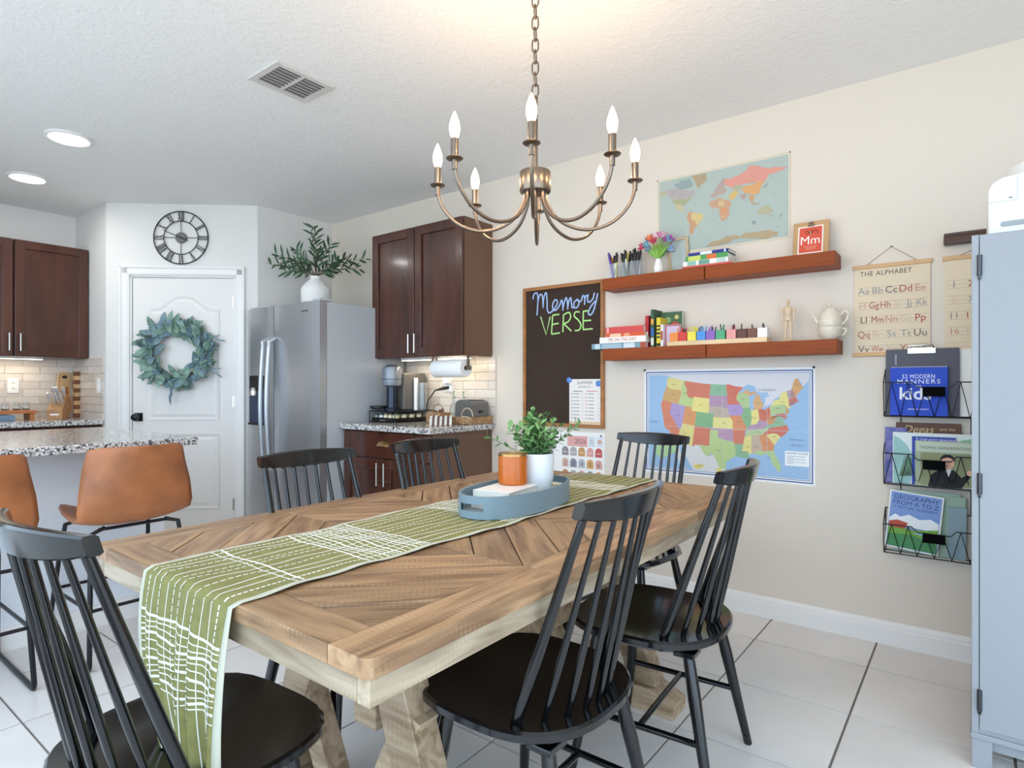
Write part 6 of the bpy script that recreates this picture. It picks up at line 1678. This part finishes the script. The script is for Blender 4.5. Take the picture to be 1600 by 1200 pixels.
for i, (x0, x1, z1, y, h_, lb) in enumerate(((-.292, -.045, .708, 3.170, 'b5c7b6', 'pale green folder at the back of the bottom basket'), (-.25, -.03, .70, 3.162, '9db3a0', 'sage folder behind the geography book in the bottom basket'), (-.09, -.028, .655, 3.152, '8aa0a8', 'thin grey-blue booklet standing at the right of the bottom basket'))):
    leafbook('folder', lb, 'folder', x0, .437, x1, z1, y, .005, ink(h_), rz=.012*i)
gg, w, h = leafbook('booklet', 'geography picture book with a painted mountain landscape in the bottom basket', 'book', -.318, .45, -.122, .702, 3.140, .007, ink('f0efe9'), rz=.09)
m = M(); rect(m, -w+.006, .006, w-.006, h-.006, -.0004); m.build('cover_sky', ink('7f9ad0'), gg)
letters(gg, '38467a', ('GEOGRAPHY', .028, (0, -.0008, h-.026), dict(width=.165)), ('FROM A TO Z', .026, (0, -.0008, h-.05), dict(width=.165)), ('A PICTURE GLOSSARY', .013, (0, -.0008, h-.07), dict(width=.16)))
for pts, hx, yy in (([(-.09, .13), (-.07, .15), (-.05, .14), (-.02, .155), (.02, .14), (.06, .15), (.09, .135), (.09, .1), (-.09, .1)], 'eef0f2', -.0007), ([(-.09, .115), (-.06, .125), (-.02, .118), (-.03, .09), (-.09, .09)], 'c4553f', -.001), ([(-.09, .1), (.0, .09), (.09, .11), (.09, .04), (-.09, .04)], '7fb04c', -.0009), ([(-.09, .06), (.0, .07), (.09, .045), (.09, .008), (-.09, .008)], '4f8f5a', -.0012), ([(.0, .08), (.05, .09), (.09, .08), (.06, .07)], '9ac0dc', -.0013)):
    m = M(); flat(m, pts, yy); m.build('cover_art', ink(hx), gg)

# ================================================================ GREY CABINET AND APPLIANCE
gc = thing('storage_cabinet', 'tall blue-grey storage cabinet at the right edge of the picture', 'cabinet', (.447, 2.325, 0))
GX0, GX1, GZ, GD_ = -.453, .45, 1.63, .62
b_ = M().box(GX0, .0, .1, GX0+.018, GD_, GZ).box(GX1-.018, .0, .1, GX1, GD_, GZ).box(GX0+.018, GD_-.01, .1, GX1-.018, GD_, GZ).box(GX0+.018, .004, .1, GX1-.018, GD_-.01, .13).box(GX0+.018, 0.004, GZ-.02, GX1-.018, GD_-.01, GZ)
b_.build('carcass', GREYCAB, gc, bevel=.0015)
for x0, x1 in ((GX0+.0195, -.002), (.002, GX1-.0195)):
    d = M().box(x0, -.002, .122, x1, .018, GZ-.003).build('door', GREYCAB, gc, bevel=.0015)
    hx = x0 if x0 < -.1 else x1
    for z in (.21, .87, 1.535):
        M().tube((hx, -.005, z-.032), (hx, -.005, z+.032), .0065, n=8).lathe([(.004, z-.042), (.0045, z-.036)], 8, (hx, -.005, 0)).build('hinge', P('dark_hinge', '4d4f52', .3, .8), d, smooth=50)
    kx = x1-.03 if x0 < -.1 else x0+.03
    M().path([(kx, -.002, .9), (kx, -.02, .9), (kx, -.028, .9)], [.006, .012, .009], 12).build('knob', NICKEL, d, smooth=50)
M().box(GX0-.002, -.006, .092, GX1+.002, GD_, .108).build('plinth_rail', GREYCAB, gc, bevel=.002)
for x0, x1 in ((GX0, GX0+.05), (GX1-.05, GX1)):
    for y0, y1 in ((.0, .05), (GD_-.05, GD_)): M().box(x0, y0, 0, x1, y1, .0915).build('foot', GREYCAB, gc, bevel=.002)
M().box(GX0+.0505, .03, .05, GX1-.0505, .045, .0915).build('toe_board', GREYCAB, gc)
pr = thing('printer', 'white rounded desktop appliance with a grey slot handle on the grey cabinet', 'appliance', (.235, 2.40, GZ+.0005))
pts = [(-.2, 0), (.2, 0), (.2, .195)]+[(-.105+.0, .19)]+[(-.15-.05*math.sin(t)+.0, .14+.045*math.cos(t)) for t in [PI/2*i/6 for i in range(7)]]
M().prism(pts, lambda x, z: (x, 0, z), lambda x, z: (x, .3, z)).build('body', P('appliance_white', 'e4e3df', .4), pr, smooth=30, bevel=.004)
M().lathe([(.12, .186), (.125, .19), (.125, .225), (.12, .235), (.001, .237)], 36, (-.03, .14, 0)).build('top_dial', MATS['appliance_white'], pr, smooth=40)
M().prism(rrect(-.17, .03, -.11, .046, .0078, 6), lambda x, z: (x, -.002, z), lambda x, z: (x, .002, z)).build('slot_handle', P('slot_grey', '9aa0a4', .4), pr, bevel=.001)
M().box(-.2005, -.0006, .108, -.13, .0, .110).box(-.13, -.0006, .108, -.1285, .0, .182).build('seam', P('seam_grey', 'b4b4b2', .6), pr)
M().box(-.15, -.0012, .116, -.141, -.0002, .1185).build('indicator', BLACK, pr)
